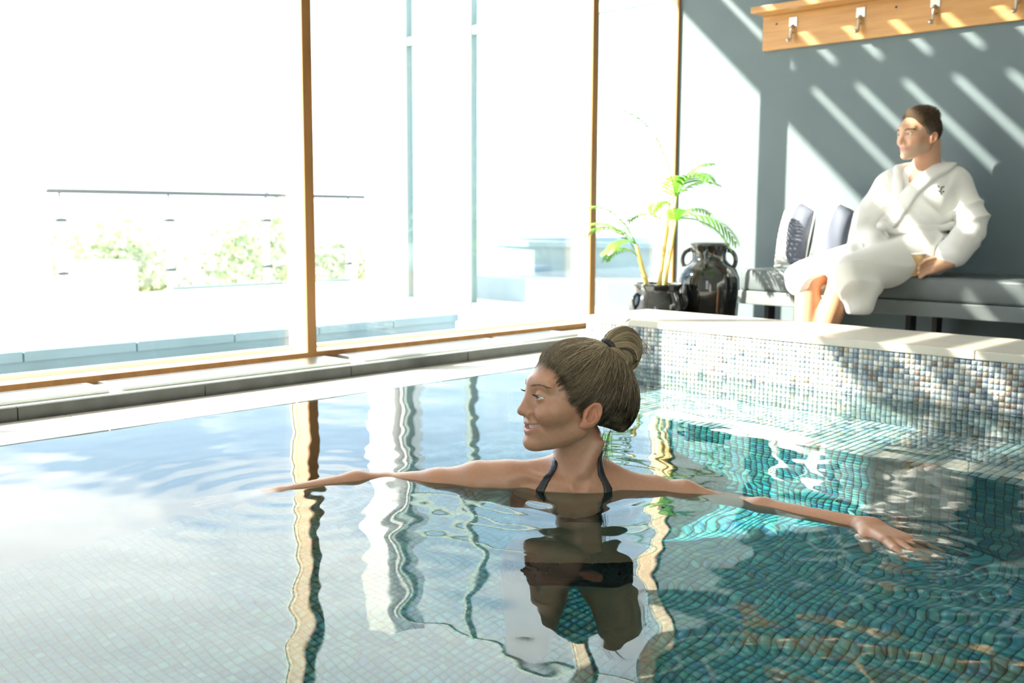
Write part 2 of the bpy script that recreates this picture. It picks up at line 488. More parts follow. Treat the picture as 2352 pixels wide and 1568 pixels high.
# ---------------------------------------------------------------- smooth solid modelling (distance fields -> one continuous mesh)
def s_ell(p, c, r):
    r = np.asarray(r, np.float32); q = (p - np.asarray(c, np.float32))/r
    k0 = np.sqrt((q*q).sum(-1)) + 1e-9; q2 = q/r
    return k0*(k0-1)/(np.sqrt((q2*q2).sum(-1)) + 1e-9)
def s_sph(p, c, r):
    q = p - np.asarray(c, np.float32); return np.sqrt((q*q).sum(-1)) - r
def s_cap(p, a, b, ra, rb=None):
    a = np.asarray(a, np.float32); b = np.asarray(b, np.float32); rb = ra if rb is None else rb
    ba = b - a; pa = p - a
    h = np.clip((pa@ba)/float(ba@ba + 1e-12), 0, 1)
    q = pa - h[:,None]*ba
    return np.sqrt((q*q).sum(-1)) - (ra + (rb-ra)*h)
def s_chain(p, pts, rs, k=.01):
    d = None
    for i in range(len(pts)-1):
        e = s_cap(p, pts[i], pts[i+1], rs[i], rs[i+1]); d = e if d is None else smin(d, e, k)
    return d
def smin(a, b, k):
    h = np.clip(.5 + .5*(b-a)/k, 0, 1); return b*(1-h) + a*h - k*h*(1-h)
def smax(a, b, k): return -smin(-a, -b, k)
def s_box(p, c, h, r=0.):
    q = np.abs(p - np.asarray(c, np.float32)) - np.asarray(h, np.float32) + r
    return np.sqrt((np.maximum(q, 0)**2).sum(-1)) + np.minimum(q.max(-1), 0) - r

def axis_steps(*segs):
    """segs: (from, to, step), ...: a monotone axis with finer steps where the detail is"""
    out = []
    for a, b, s in segs: out.append(np.arange(a, b, s))
    return np.concatenate(out).astype(np.float32)

def surface(fn, xs, ys, zs, B=4, slack=1.5, project=2):
    def pad(a):
        n = (-len(a)) % B
        return np.concatenate([a, a[-1] + (np.arange(n)+1)*(a[-1]-a[-2])]).astype(np.float32)
    xs, ys, zs = pad(xs), pad(ys), pad(zs)
    def cen(a): return a.reshape(-1, B).mean(1), np.ptp(a.reshape(-1, B), axis=1) + np.diff(a).max()*0 + (a.reshape(-1,B)[:,1]-a.reshape(-1,B)[:,0])
    cx, sx = cen(xs); cy, sy = cen(ys); cz, sz = cen(zs)
    G = np.stack(np.meshgrid(cx, cy, cz, indexing='ij'), -1).reshape(-1,3).astype(np.float32)
    H = np.sqrt(sx[:,None,None]**2 + sy[None,:,None]**2 + sz[None,None,:]**2).ravel()/2
    dc = fn(G)
    act = np.abs(dc) < H*slack + .004
    sh = (len(cx), len(cy), len(cz))
    D = dc.reshape(sh).repeat(B,0).repeat(B,1).repeat(B,2).astype(np.float32)
    am = act.reshape(sh).repeat(B,0).repeat(B,1).repeat(B,2)
    ii = np.argwhere(am)
    P = np.stack([xs[ii[:,0]], ys[ii[:,1]], zs[ii[:,2]]], -1)
    vals = np.empty(len(P), np.float32)
    for s in range(0, len(P), 400000): vals[s:s+400000] = fn(P[s:s+400000])
    D[am] = vals
    S = D < 0
    nx, ny, nz = D.shape
    c8 = [(i,j,k) for i in (0,1) for j in (0,1) for k in (0,1)]
    any_ = np.zeros((nx-1,ny-1,nz-1), bool); all_ = np.ones_like(any_)
    for i,j,k in c8:
        t = S[i:nx-1+i, j:ny-1+j, k:nz-1+k]; any_ |= t; all_ &= t
    cells = np.argwhere(any_ & ~all_)
    idx = -np.ones((nx-1,ny-1,nz-1), np.int32); idx[cells[:,0],cells[:,1],cells[:,2]] = np.arange(len(cells))
    acc = np.zeros((len(cells),3), np.float32); cnt = np.zeros(len(cells), np.float32)
    cv = {c: D[cells[:,0]+c[0], cells[:,1]+c[1], cells[:,2]+c[2]] for c in c8}
    ax = (xs, ys, zs)
    for c in c8:
        for a in range(3):
            if c[a] == 1: continue
            c2 = list(c); c2[a] = 1; c2 = tuple(c2)
            d0, d1 = cv[c], cv[c2]; m = (d0 < 0) != (d1 < 0)
            t = d0/(d0-d1+1e-20)
            pos = np.stack([ax[q][cells[:,q]+c[q]] for q in range(3)], -1)
            lo = ax[a][cells[:,a]]; hi = ax[a][cells[:,a]+1]
            pos[:,a] = lo + np.clip(t, 0, 1)*(hi-lo)
            acc[m] += pos[m]; cnt[m] += 1
    V = acc/cnt[:,None]
    faces = []
    for a in range(3):
        sl0 = [slice(None)]*3; sl1 = [slice(None)]*3; sl0[a] = slice(0,-1); sl1[a] = slice(1,None)
        e = np.argwhere(S[tuple(sl0)] != S[tuple(sl1)])
        b, c = (a+1)%3, (a+2)%3
        e = e[(e[:,b] > 0) & (e[:,c] > 0) & (e[:,b] < D.shape[b]-1) & (e[:,c] < D.shape[c]-1)]
        flip = S[e[:,0], e[:,1], e[:,2]]
        q = []
        for db, dc_ in ((-1,-1),(0,-1),(0,0),(-1,0)):
            f = e.copy(); f[:,b] += db; f[:,c] += dc_; q.append(idx[f[:,0],f[:,1],f[:,2]])
        q = np.stack(q, -1); q[~flip] = q[~flip][:, ::-1]
        faces.append(q)
    Fq = np.concatenate(faces); Fq = Fq[(Fq >= 0).all(1)]
    for _ in range(project):
        V = proj_to(fn, V, 0., .6)
    return V, Fq

def grad(fn, V, h=.0008):
    g = np.zeros_like(V)
    for a in range(3):
        e = np.zeros(3, np.float32); e[a] = h
        g[:,a] = (fn(V+e) - fn(V-e))/(2*h)
    return g
def proj_to(fn, V, iso, k=1., n=1):
    V = V.astype(np.float32)
    for _ in range(n):
        g = grad(fn, V); d = fn(V) - iso
        V = V - np.clip(k*d/((g*g).sum(1)+.05), -.012, .012)[:,None]*g
    return V

def tint_mesh(name, V, Fq, cols, material, parent=None, smooth=True):
    me = np_mesh(name, V, Fq)
    at = me.attributes.new('tint', 'FLOAT_COLOR', 'POINT')
    at.data.foreach_set('color', np.concatenate([cols, np.ones((len(cols),1))], 1).astype(np.float32).ravel())
    return link(name, me, material, parent, smooth)

def strands(name, paths, rad, cols, material, parent, sides=3):
    """paths (n, k, 3): thin tapered tubes, one mesh"""
    n, k, _ = paths.shape
    T = np.gradient(paths, axis=1); T /= np.linalg.norm(T, axis=2, keepdims=True)+1e-9
    ref = np.where(np.abs(T[:,:,2:3]) > .9, np.array([1.,0,0]), np.array([0,0,1.]))
    A = np.cross(T, ref); A /= np.linalg.norm(A, axis=2, keepdims=True)+1e-9
    Bn = np.cross(A, T)
    tp = np.linspace(0, 1, k); taper = np.minimum(1, np.minimum(tp*6+.25, (1-tp)*5+.2))
    rr = np.asarray(rad).reshape(-1,1)*taper[None]
    V = np.zeros((n, k, sides, 3))
    for s in range(sides):
        a = 2*PI*s/sides
        V[:,:,s] = paths + (A*math.cos(a) + Bn*math.sin(a))*rr[:,:,None]
    base = (np.arange(n)[:,None,None]*k + np.arange(k-1)[None,:,None])*sides
    s0 = np.arange(sides)[None,None]; s1 = (s0+1) % sides
    Fq = np.stack([base+s0, base+s1, base+sides+s1, base+sides+s0], -1).reshape(-1,4)
    return tint_mesh(name, V.reshape(-1,3), Fq, np.repeat(cols, k*sides, axis=0), material, parent)

M['skin'] = mat('skin', (.6,.4,.3), .36, attr='tint', sss=.10, spec=.5, bump=(700,.05))
M['haircap'] = mat('hair_underlayer', (.3,.2,.1), .75, attr='tint', spec=.1)
M['hair'] = mat('hair', (.3,.2,.1), .48, attr='tint', spec=.32)
M['swim'] = mat('black_swim_fabric', (.012,.012,.015), .38, spec=.5)
M['eye'] = mat('eye', (.8,.8,.8), .05, attr='tint', spec=.6)
M['teeth'] = mat('teeth', (.78,.74,.66), .2)

# ---- head, in its own frame: x forward, y to the left, z up, origin between the ears
def head_sdf(p, smile=1.0, male=0.0):
    x, y, z = p[:,0], p[:,1], p[:,2]
    ya = np.abs(y); P = np.stack([x, ya, z], -1)
    d = s_ell(P, (.004,0,.066), (.107,.078,.090))
    d = smin(d, s_ell(P, (.060,0,.018), (.060,.057+.003*male,.080)), .03)
    d = smin(d, s_cap(P, (.018,.048,-.021), (.098,.014,-.050), .0185+.005*male, .016+.003*male), .03)
    d = smin(d, s_ell(P, (.112,0,-.051), (.0165,.019,.0165)), .016)
    d = smin(d, s_ell(P, (.074,.042,.022), (.030,.027,.026)), .02)
    d = smin(d, s_cap(P, (.107,0,.080), (.090,.045,.080), .0135+.002*male, .011), .016)
    d = smin(d, s_ell(P, (.098,0,-.012), (.0245,.031,.028)), .016)
    d = smin(d, s_ell(P, (.095,.038,.014), (.0175,.0165,.0150)), .012)
    # eye socket
    d = smax(d, -s_ell(P, (.124,.036,.057), (.021,.0165,.0110)), .012)
    # nose
    d = smin(d, s_cap(P, (.1120,0,.062), (.1300,0,.024), .0080, .0104), .012)
    d = smin(d, s_sph(P, (.1332,0,.0200), .0092), .007)
    d = smin(d, s_ell(P, (.1180,.0135,.0140), (.0120,.0078,.0090)), .008)
    d = smax(d, -s_sph(P, (.1265,.0068,.0070), .0036), .003)
    # fold from nose to mouth corner
    d = smax(d, -s_cap(P, (.1195,.0225,.012), (.095,.048,-.022), .0020), .009) if smile else d
    # lips
    zc = .0085*np.clip(ya/.030, 0, 1.3)**2*smile
    Q = np.stack([x, ya, z - zc], -1)
    wc = .0345 if smile else .025
    d = smin(d, s_chain(Q, [(.1225,0,-.0060), (.1185,.012,-.0060), (.096,wc,-.0155)], [.0050,.0047,.0026], .004), .004)
    lz = -.0255 if smile else -.0225
    d = smin(d, s_chain(Q, [(.1205,0,lz), (.1165,.013,lz+.001), (.096,wc-.001,-.0180)], [.0062,.0062,.0028], .004), .004)
    if smile:
        d = smax(d, -s_ell(Q, (.128,0,-.0150), (.060,.0350,.0052)), .0016)
    else:
        d = smax(d, -s_cap(Q, (.131,0,-.0155), (.105,.026,-.0155), .0016), .002)
    # lids round an open eye
    dy, dz = ya-.0345, z-.0545
    op = np.abs(dz - .0006) - .0043*(1-(dy/.0150)**2)
    sph = s_sph(P, (.0985,.0345,.0545), .0155)
    d = smin(d, sph, .005)
    d = smax(d, -np.maximum(op, s_sph(P, (.0985,.0345,.0545), .0185)), .0012)
    # ear
    ca, sa = .862, .506
    ex, ey, ez = x-.006, ya-.0855, z-.0175
    a = -sa*ex + ca*ez; b = ca*ex + sa*ez
    E = np.stack([b, ey + b*.30 - .002, a], -1)
    ear = s_ell(E, (0,0,.002), (.0175,.0075,.0305))
    ear = smax(ear, -s_ell(E, (.001,.0080,.006), (.0130,.0095,.0215)), .0025)
    ear = smin(ear, s_chain(E, [(-.006,.003,-.010), (-.0065,.0025,.004), (.001,.002,.014)], [.003,.0026,.002], .004), .004)
    ear = smax(ear, -s_ell(E, (.003,.004,-.005), (.0075,.0095,.0095)), .003)
    ear = smin(ear, s_ell(E, (.0125,-.001,-.003), (.0035,.005,.006)), .004)
    ear = smin(ear, s_ell(E, (.006,-.002,-.0255), (.0085,.0055,.0090)), .005)
    d = smin(d, s_ell(P, (.008,.076,.016), (.014,.010,.022)), .006); d = smin(d, ear, .004)
    return d

def head_tint(L, base, smile=1.0, beard=0.):
    x, y, z = L[:,0], np.abs(L[:,1]), L[:,2]
    c = np.tile(np.array(base), (len(L),1))
    def blend(w, col):
        nonlocal c
        w = np.clip(w, 0, 1)[:,None]; c = c*(1-w) + np.array(col)*w
    cheek = np.exp(-(((x-.09)/.03)**2 + ((y-.042)/.024)**2 + ((z-.012)/.022)**2))
    blend(.45*cheek, (base[0]*1.02, base[1]*.72, base[2]*.68))
    nose = np.exp(-(((x-.135)/.014)**2 + (y/.014)**2 + ((z-.02)/.014)**2)); blend(.35*nose, (base[0], base[1]*.72, base[2]*.66))
    zz = z - .0085*np.clip(y/.030, 0, 1.3)**2*smile
    lipw = ((x > .094) & (y < .034)).astype(float)*np.clip((.0100-np.abs(zz+.0175))/.003 + .6, 0, 1)*np.clip((.034-y)/.004, 0, 1)
    if smile: lipw *= ((zz > -.0362) & (zz < -.0030))
    else: lipw = lipw*np.clip((.0105-np.abs(zz+.0155))/.003, 0, 1)
    blend(.75*lipw, (.52,.20,.17))
    ear = np.clip((y-.074)/.006, 0, 1)*(np.abs(x-.005) < .03); blend(.5*ear, (base[0]*1.02, base[1]*.62, base[2]*.52))
    if beard:
        bw = np.clip((.012-z)/.02, 0, 1)*np.clip((x-.015)/.02, 0, 1)*np.clip((z+.085)/.02, 0, 1)*(1-lipw)
        blend(beard*bw, (.42,.33,.25))
    return c

def hand_chains(wrist, d, up, side, s=1.0, curl=.15, spread=1.0, thumb_out=.6):
    """finger and palm bones of one hand: wrist point, direction of the fingers, back-of-hand normal, thumb side"""
    w = np.array(wrist, float); d = np.array(d, float); d /= np.linalg.norm(d)
    up = np.array(up, float); up -= d*(up@d); up /= np.linalg.norm(up)
    sd = np.cross(up, d); sd = sd*np.sign(sd@np.array(side, float))
    palm = []; fing = []
    for k, (off, pl_, ln, ang, r) in enumerate([(.026,.084,(.040,.024,.019),.12,.0088), (.008,.088,(.044,.027,.020),.03,.0090),
                                               (-.010,.083,(.040,.025,.020),-.07,.0086), (-.026,.075,(.031,.019,.017),-.20,.0076)]):
        m = w + d*pl_*s + sd*off*s + up*.004*s
        palm.append(([w + sd*off*.55*s, m], [.0135*s, .0112*s]))
        a = ang*spread; q = m.copy(); pts = [m]; dd = d*math.cos(a) + sd*math.sin(a); bend = 0
        for j, l in enumerate(ln):
            bend += curl*(1+.5*j); v = dd*math.cos(bend) - up*math.sin(bend)
            q = q + v*l*s; pts.append(q.copy())
        fing.append((pts, [r*1.08*s, r*s, r*.92*s, r*.80*s]))
    c0 = w + d*.018*s + sd*.020*s - up*.004*s
    td = d*math.cos(thumb_out) + sd*math.sin(thumb_out) - up*.18
    td /= np.linalg.norm(td); t2 = td*.85 + d*.35 - up*.1; t2 /= np.linalg.norm(t2)
    th = [c0, c0+td*.044*s, c0+td*.044*s+t2*.033*s, c0+td*.044*s+t2*.059*s]
    fing.append((th, [.0150*s, .0112*s, .0096*s, .0080*s]))
    return palm, fing
def hand_sdf(p, H, k=.012):
    palm, fing = H; d = None
    for pts, rs in palm:
        e = s_cap(p, pts[0], pts[1], rs[0], rs[1]); d = e if d is None else smin(d, e, k)
    for i, (pts, rs) in enumerate(fing):
        d = smin(d, s_chain(p, pts, rs, .004), .004 if i < 4 else .012)
    return d

# ---------------------------------------------------------------- the swimmer
YAW = .7733
ER = np.array([math.cos(YAW), math.sin(YAW), 0]); EF = np.array([-math.sin(YAW), math.cos(YAW), 0])
def rfz_world(V):   # her frame: r to the right, f away, z up
    return V[:,0:1]*ER + V[:,1:2]*EF + V[:,2:3]*np.array([0,0,1.])

def woman():
    th = math.radians(20); c, s = math.cos(th), math.sin(th)
    H0 = np.array([.147, 2.24, .162], np.float32)
    FW = np.array([-c,-s,0], np.float32); LF = np.array([s,-c,0], np.float32); UP = np.array([0,0,1], np.float32)
    R3 = np.stack([FW, LF, UP])            # rows: local axes in (r,f,z)
    to_l = lambda p: (p - H0)@R3.T
    to_b = lambda l: l@R3 + H0
    HL = hand_chains((-.515,2.220,-.017), (-.80,-.60,-.005), (0,0,1), (.5,-.8,0), 1.08, .015, .5, .30)
    HR = hand_chains((.704,1.968,-.006), (.26,-.95,-.03), (.12,.05,1), (-1,-.2,0), 1.12, .07, 1.7, .62)
    def torso(p):
        d = s_ell(p, (.148,2.285,-.16), (.150,.098,.20))
        d = smin(d, s_ell(p, (.146,2.275,-.03), (.135,.075,.075)), .05)
        d = smin(d, s_ell(p, (.150,2.305,-.36), (.112,.082,.14)), .06)
        d = smin(d, s_ell(p, (.150,2.315,-.52), (.150,.105,.12)), .06)
        for q in ((.078,2.195,-.135), (.205,2.20,-.135)): d = smin(d, s_ell(p, q, (.055,.050,.055)), .03)
        return d
    def body(p):
        d = torso(p)
        # neck, throat muscles, collar bones
        d = smin(d, s_cap(p, (.152,2.258,.105), (.146,2.268,.015), .051, .057), .028)
        d = smin(d, s_cap(p, (.192,2.222,.105), (.142,2.212,.010), .013, .0095), .016)
        d = smin(d, s_cap(p, (.132,2.208,.010), (.005,2.262,.030), .010, .009), .014)
        d = smin(d, s_cap(p, (.166,2.210,.008), (.265,2.255,.006), .010, .009), .014)
        d = smax(d, -s_sph(p, (.152,2.196,.022), .010), .016)
        # shoulders and arms
        d = smin(d, s_cap(p, (.11,2.295,.030), (-.02,2.285,.008), .028, .036), .030)
        d = smin(d, s_cap(p, (.185,2.295,.032), (.270,2.275,-.016), .028, .034), .035)
        d = smin(d, s_chain(p, [(-.015,2.282,.002), (-.075,2.290,.000), (-.17,2.315,-.016), (-.295,2.355,-.031)], [.044,.044,.037,.032], .02), .03)
        d = smin(d, s_chain(p, [(-.295,2.355,-.031), (-.360,2.322,-.020), (-.512,2.222,-.018)], [.033,.0335,.0215], .015), .012)
        d = smin(d, s_chain(p, [(.275,2.272,-.028), (.318,2.262,-.024), (.385,2.238,-.022), (.470,2.195,-.037)], [.044,.043,.037,.032], .02), .03)
        d = smin(d, s_chain(p, [(.470,2.195,-.037), (.535,2.135,-.028), (.704,1.968,-.008)], [.033,.034,.0225], .015), .012)
        d = smin(d, s_sph(p, (.712,1.957,.003), .012), .012)
        d = smin(d, hand_sdf(p, HL), .014); d = smin(d, hand_sdf(p, HR), .014)
        # legs, bent under her
        for sgn in (-1, 1):
            hx = .150 + sgn*.080
            d = smin(d, s_chain(p, [(hx,2.315,-.55), (hx+sgn*.03,2.28,-.93), (hx+sgn*.01,2.66,-.965)], [.085,.056,.038], .02), .04)
            d = smin(d, s_cap(p, (hx+sgn*.01,2.66,-.970), (hx+sgn*.01,2.80,-.992), .030, .020), .02)
        m = (p[:,2] > .02) & (np.abs(p[:,0]-.14) < .22)
        if m.any():
            hd = np.full(len(p), 1., np.float32); hd[m] = head_sdf(to_l(p[m]))
            d = np.where(m, smin(d, hd, .014), d)
        return d
    xs = axis_steps((-.72,-.02,.005), (-.02,.24,.0022), (.24,.64,.005), (.64,.84,.0034))
    ys = axis_steps((1.68,2.05,.0036), (2.05,2.33,.0024), (2.33,2.84,.008))
    zs = axis_steps((-1.06,-.08,.008), (-.08,.06,.0036), (.06,.345,.0022))
    V, Fq = surface(body, xs, ys, zs)
    L = to_l(V)
    base = np.array((.47,.245,.155))
    C = head_tint(L, base)
    nz = np.sin(L[:,0]*310+1)*np.sin(L[:,1]*290+2)*np.sin(L[:,2]*330)      # faint freckles and mottling
    C = C*(1 + .05*nz[:,None])
    zg = np.array([-.07,-.02,.020,.032,.044,.07,.10,.133,.18]); xg = np.array([-.060,-.036,-.020,.020,.044,.054,.068,.092,.115])
    hw = np.clip(1-(L[:,0]-np.interp(L[:,2], zg, xg))/.009, 0, 1)*(L[:,2] > -.04)*(np.abs(L[:,1]) < .079)*(L[:,2] < .2)
    C = C*(1-.6*hw[:,None]) + np.array((.16,.105,.065))*.6*hw[:,None]
    inm = (L[:,0] > .085) & (np.abs(L[:,1]) < .026) & (np.abs(L[:,2]+.015-.0085*(L[:,1]/.03)**2) < .0042) & (L[:,0] < .108)
    C[inm] = (.12,.03,.03)
    o = tint_mesh('person', rfz_world(V), Fq, C, M['skin'])
    tag(o, 'smiling woman in black halter bikini standing in the pool, arms spread on the water', 'person')
    o.cycles.is_caustics_receiver = True
    WL = lambda l: rfz_world(to_b(np.asarray(l, np.float32)))
    # eyes
    for sg in (1, -1):
        n = 24; ph = np.linspace(0, PI, n); tt = np.linspace(0, 2*PI, 32, endpoint=False)
        gz = np.array([.995, -.02, .06]); gz /= np.linalg.norm(gz)
        a = np.cross(gz, (0,0,1)); a /= np.linalg.norm(a); b = np.cross(a, gz)
        PH, TT = np.meshgrid(ph, tt, indexing='ij')
        D = np.cos(PH)[...,None]*gz + (np.sin(PH)*np.cos(TT))[...,None]*a + (np.sin(PH)*np.sin(TT))[...,None]*b
        Vv = (np.array([.0985, sg*.0345, .0545]) + .0138*D).reshape(-1,3)
        an = PH.ravel()
        col = np.where((an < .17)[:,None], (.01,.01,.012), np.where((an < .44)[:,None], (.16,.24,.30), (.72,.68,.64)))
        i = np.arange(n-1)[:,None]*32 + np.arange(32)[None]; j = np.arange(n-1)[:,None]*32 + (np.arange(32)[None]+1) % 32
        F = np.stack([i, i+32, j+32, j], -1).reshape(-1,4)
        tint_mesh('eye', WL(Vv), F, col, M['eye'], o)
        # lashes and brow
        t = np.linspace(-1, 1, 22); P0 = np.stack([.0985+.0160*np.cos(t*.85)*.97, sg*(.0345+.0138*np.sin(t*.95)), .0545+.0046*(1-(t*.96)**2)+.0004], -1)
        tip = P0 + np.stack([.0075+0*t, sg*.0035*t + 0*t, .0028+0*t], -1); mid = (P0+tip)/2 + (0,0,-.0012)
        pt = np.stack([P0, mid, tip], 1)
        strands('eyelash', WL(pt.reshape(-1,3)).reshape(22,3,3), np.full(22,.0006), np.tile((.02,.015,.012),(22,1)), M['hair'], o)
        nb = 46; u = RNG.uniform(0, 1, nb); off = RNG.uniform(-1, 1, nb)
        P0 = np.stack([.119-.026*u**1.5, sg*(.014+.040*u), .0755+.0085*np.sin(u*2.4)-.004*u+.0024*off*(1-.6*u)], -1)
        P1 = P0 + np.stack([-.003-.004*u, sg*(.0075+0*u), .0030-.0045*u], -1)
        pt = np.stack([P0, (P0+P1)/2, P1], 1).reshape(-1,3)
        pt = proj_to(lambda q: head_sdf(q), pt, .0009, 1., 3)
        strands('eyebrow', WL(pt).reshape(nb,3,3), np.full(nb,.0007), np.tile((.20,.115,.07),(nb,1)), M['hair'], o)
    # teeth
    tb = MB(); yy = np.linspace(-.0285, .0285, 11)
    for k in range(10):
        y0, y1 = yy[k], yy[k+1]; ym = (y0+y1)/2; xm = .1140 - 18*ym*ym; zo = .0085*(abs(ym)/.03)**2 + .001
        hgt = .0105 if abs(ym) < .006 else .0095
        q = []
        for (aa, bb, dd) in ((y0,0,0),(y1,0,0),(y0,1,0),(y1,1,0)):
            xx = .1135 - 24*aa*aa; q.append((aa, bb, xx))
        zt, zb_ = -.0085+zo, -.0085+zo-hgt*1.05
        e = .0006
        vs = [(xm-.006,y0,zt),(xm-.006,y1,zt),(xm-.006,y1,zb_),(xm-.006,y0,zb_),
              (xm,y0+e,zt),(xm,y1-e,zt),(xm-.0004,y1-2*e,zb_),(xm-.0004,y0+2*e,zb_)]
        tb.add(WL(vs), [(4,5,6,7),(0,1,5,4),(1,2,6,5),(2,3,7,6),(3,0,4,7),(3,2,1,0)])
    tb.build('teeth', M['teeth'], o)
    # ---- hair: a swept-back volume, strands over it, a top knot
    zg = np.array([-.07,-.02,.020,.032,.044,.07,.10,.133,.18], np.float32); xg = np.array([-.060,-.036,-.020,.020,.044,.054,.068,.092,.115], np.float32)
    def hair_vol(l):
        q = l.copy(); q[:,1] = np.abs(q[:,1])
        d = smin(s_ell(q, (0,0,.078), (.117,.0865,.0955)), s_ell(q, (-.052,0,.030), (.090,.078,.084)), .04)
        return d
    def hair_flow(l):
        g = np.interp(l[:,2], zg, xg).astype(np.float32)
        return smax(hair_vol(l), (head_sdf(l) - .0012 - .5*np.clip(g-l[:,0], 0, .2) - 9*np.clip(g-l[:,0], 0, .2)**2)*.9, .006)
    def hair_sdf(l):
        g = np.interp(l[:,2], zg, xg).astype(np.float32)
        return smax(hair_flow(l), (l[:,0]-g)*.8, .003)
    T = np.array([-.067,.004,.152], np.float32)
    bundles = [  # folded tail of the top knot: centre line, radii
        ([(-.062,.004,.152),(-.0790,.006,.172),(-.1050,.008,.179),(-.124,.008,.165),(-.127,.008,.140),(-.120,.008,.114),(-.110,.008,.096)], [.011,.017,.019,.020,.020,.017,.007], 420),
        ([(-.060,.012,.150),(-.0760,.024,.144),(-.0880,.030,.128),(-.0940,.028,.110),(-.106,.020,.094)], [.010,.013,.014,.012,.006], 260),
        ([(-.064,.008,.155),(-.0930,.020,.158),(-.110,.024,.148),(-.114,.024,.126),(-.108,.020,.104)], [.011,.016,.018,.017,.008], 320),
        ([(-.064,-.004,.155),(-.0930,-.012,.160),(-.112,-.014,.148),(-.114,-.012,.122),(-.108,-.004,.100)], [.011,.017,.020,.018,.008], 120)]
    def bun_sdf(l):
        d = None
        for pts, rs, _ in bundles:
            e = s_chain(l, pts, [r*.93 for r in rs], .004); d = e if d is None else smin(d, e, .003)
        return d
    hs = axis_steps((-.16,.13,.0035)); hy = axis_steps((-.10,.10,.0035)); hz = axis_steps((-.07,.19,.0035))
    V, Fq = surface(hair_sdf, hs, hy, hz)
    def streak(l, seed):
        T = l - np.array([-.067,.004,.152]); an = np.arctan2(T[:,2]+.4*T[:,0], T[:,1]+1e-6)
        rr = np.random.default_rng(seed); f = sum(np.sin(an*k*7+rr.uniform(0,6)) for k in (1,2,3,5))/4
        return f
    dark = np.array((.042,.029,.019)); lite = np.array((.56,.44,.28))
    w = np.clip(.16+.12*streak(V, 3), 0, 1)[:,None]
    ho = tint_mesh('hair', WL(V), Fq, dark*(1-w)+lite*w, M['haircap'], o)
    # strands swept from hairline to the tie
    n = 7600; k = 13
    pick = V[RNG.integers(len(V), size=n)]
    gap = np.interp(pick[:,2], zg, xg) - pick[:,0]
    rim = np.argwhere(gap < .012)[:,0]                        # many start right at the hairline
    nr = 2800
    pick[:nr] = pick[RNG.choice(rim, nr)] + RNG.normal(0, .0012, (nr,3)) + RNG.exponential(.0020, (nr,1))*np.array([1,0,-.3])
    gap = np.interp(pick[:,2], zg, xg) - pick[:,0]
    pick = proj_to(hair_flow, pick, .0004, 1., 3)
    t = np.linspace(0, 1, k)
    P = pick[:,None]*(1-t)[None,:,None] + (T + RNG.normal(0,.007,(n,1,3)))*t[None,:,None]
    sag = np.sin(t*PI)[None]*RNG.normal(.002,.006,(n,1))       # slight wander so the locks cross
    P[:,:,2] -= sag
    lift = RNG.uniform(.0001,.0022,(n,1))*np.minimum(1, t*5+.1)[None]
    flat = P.reshape(-1,3).astype(np.float32); iso = lift.ravel().astype(np.float32)
    for _ in range(4):
        g = grad(hair_flow, flat); dd = hair_flow(flat)-iso; flat = flat - np.clip(dd/((g*g).sum(1)+.05), -.02, .02)[:,None]*g
    P = flat.reshape(n,k,3)
    an = np.arctan2(pick[:,2]-.10, pick[:,0]+.02); lock = np.sin(an*23+1)+np.sin(an*41+2)+.8*np.sin(an*67)
    wv = np.clip(.22 + .22*lock + RNG.normal(0,.12,n) + .24*np.clip((pick[:,2]-.05)/.08, -1, 1), 0, 1)[:,None]  # shade put into the strand colour: darker low on the head, lighter on top
    strands('hair_strands', WL(P.reshape(-1,3)).reshape(n,k,3), np.where(np.arange(n) < nr, RNG.uniform(.0002,.0004,n), RNG.uniform(.00035,.0008,n))*np.clip(gap/.02, .45, 1), dark*(1-wv)+lite*wv, M['hair'], ho)['kind'] = 'stuff'
    # top knot
    V, Fq = surface(bun_sdf, axis_steps((-.16,-.04,.003)), axis_steps((-.05,.06,.003)), axis_steps((.08,.21,.003)))
    w = np.clip(.40+.2*np.sin(V[:,2]*260+V[:,0]*180), 0, 1)[:,None]
    bo = tint_mesh('hair_bun', WL(V), Fq, dark*(1-w)+lite*w, M['haircap'], o)
    k = 16; allp = []; allw = []
    for pts, rs, n in bundles:
        pts = np.array(pts); u = np.linspace(0, len(pts)-1, k); i0 = np.minimum(u.astype(int), len(pts)-2); fr = (u-i0)[:,None]
        # smooth centre line
        ex = np.vstack([2*pts[0]-pts[1], pts, 2*pts[-1]-pts[-2]])
        p0, p1, p2, p3 = ex[i0], ex[i0+1], ex[i0+2], ex[i0+3]
        cl = .5*((2*p1) + (-p0+p2)*fr + (2*p0-5*p1+4*p2-p3)*fr**2 + (-p0+3*p1-3*p2+p3)*fr**3)
        rad = np.interp(u, np.arange(len(rs)), rs)
        tg = np.gradient(cl, axis=0); tg /= np.linalg.norm(tg, axis=1, keepdims=True)
        a1 = np.cross(tg, (0,1,0)); a1 /= np.linalg.norm(a1, axis=1, keepdims=True)+1e-9; a2 = np.cross(a1, tg)
        for _ in range(n):
            a = RNG.uniform(0, 2*PI); tw = RNG.normal(.9,.25); rr = RNG.uniform(.94,1.07)
            ang = a + tw*np.linspace(0,1,k) + .05*np.sin(np.linspace(0,9,k)+a)
            allp.append(cl + (a1*np.cos(ang)[:,None] + a2*np.sin(ang)[:,None])*(rad*rr)[:,None])
            allw.append(np.clip(.52 + .2*math.sin(a*5) + .15*math.sin(a*11+1) + RNG.normal(0,.16), 0, 1))
    allp = np.array(allp); wv = np.array(allw)[:,None]
    strands('bun_strands', WL(allp.reshape(-1,3)).reshape(allp.shape), RNG.uniform(.0004,.0009,len(allp)), dark*(1-wv)+lite*1.15*wv, M['hair'], bo)['kind'] = 'stuff'
    # flyaway wisps and loose hair at the nape
    fl = []
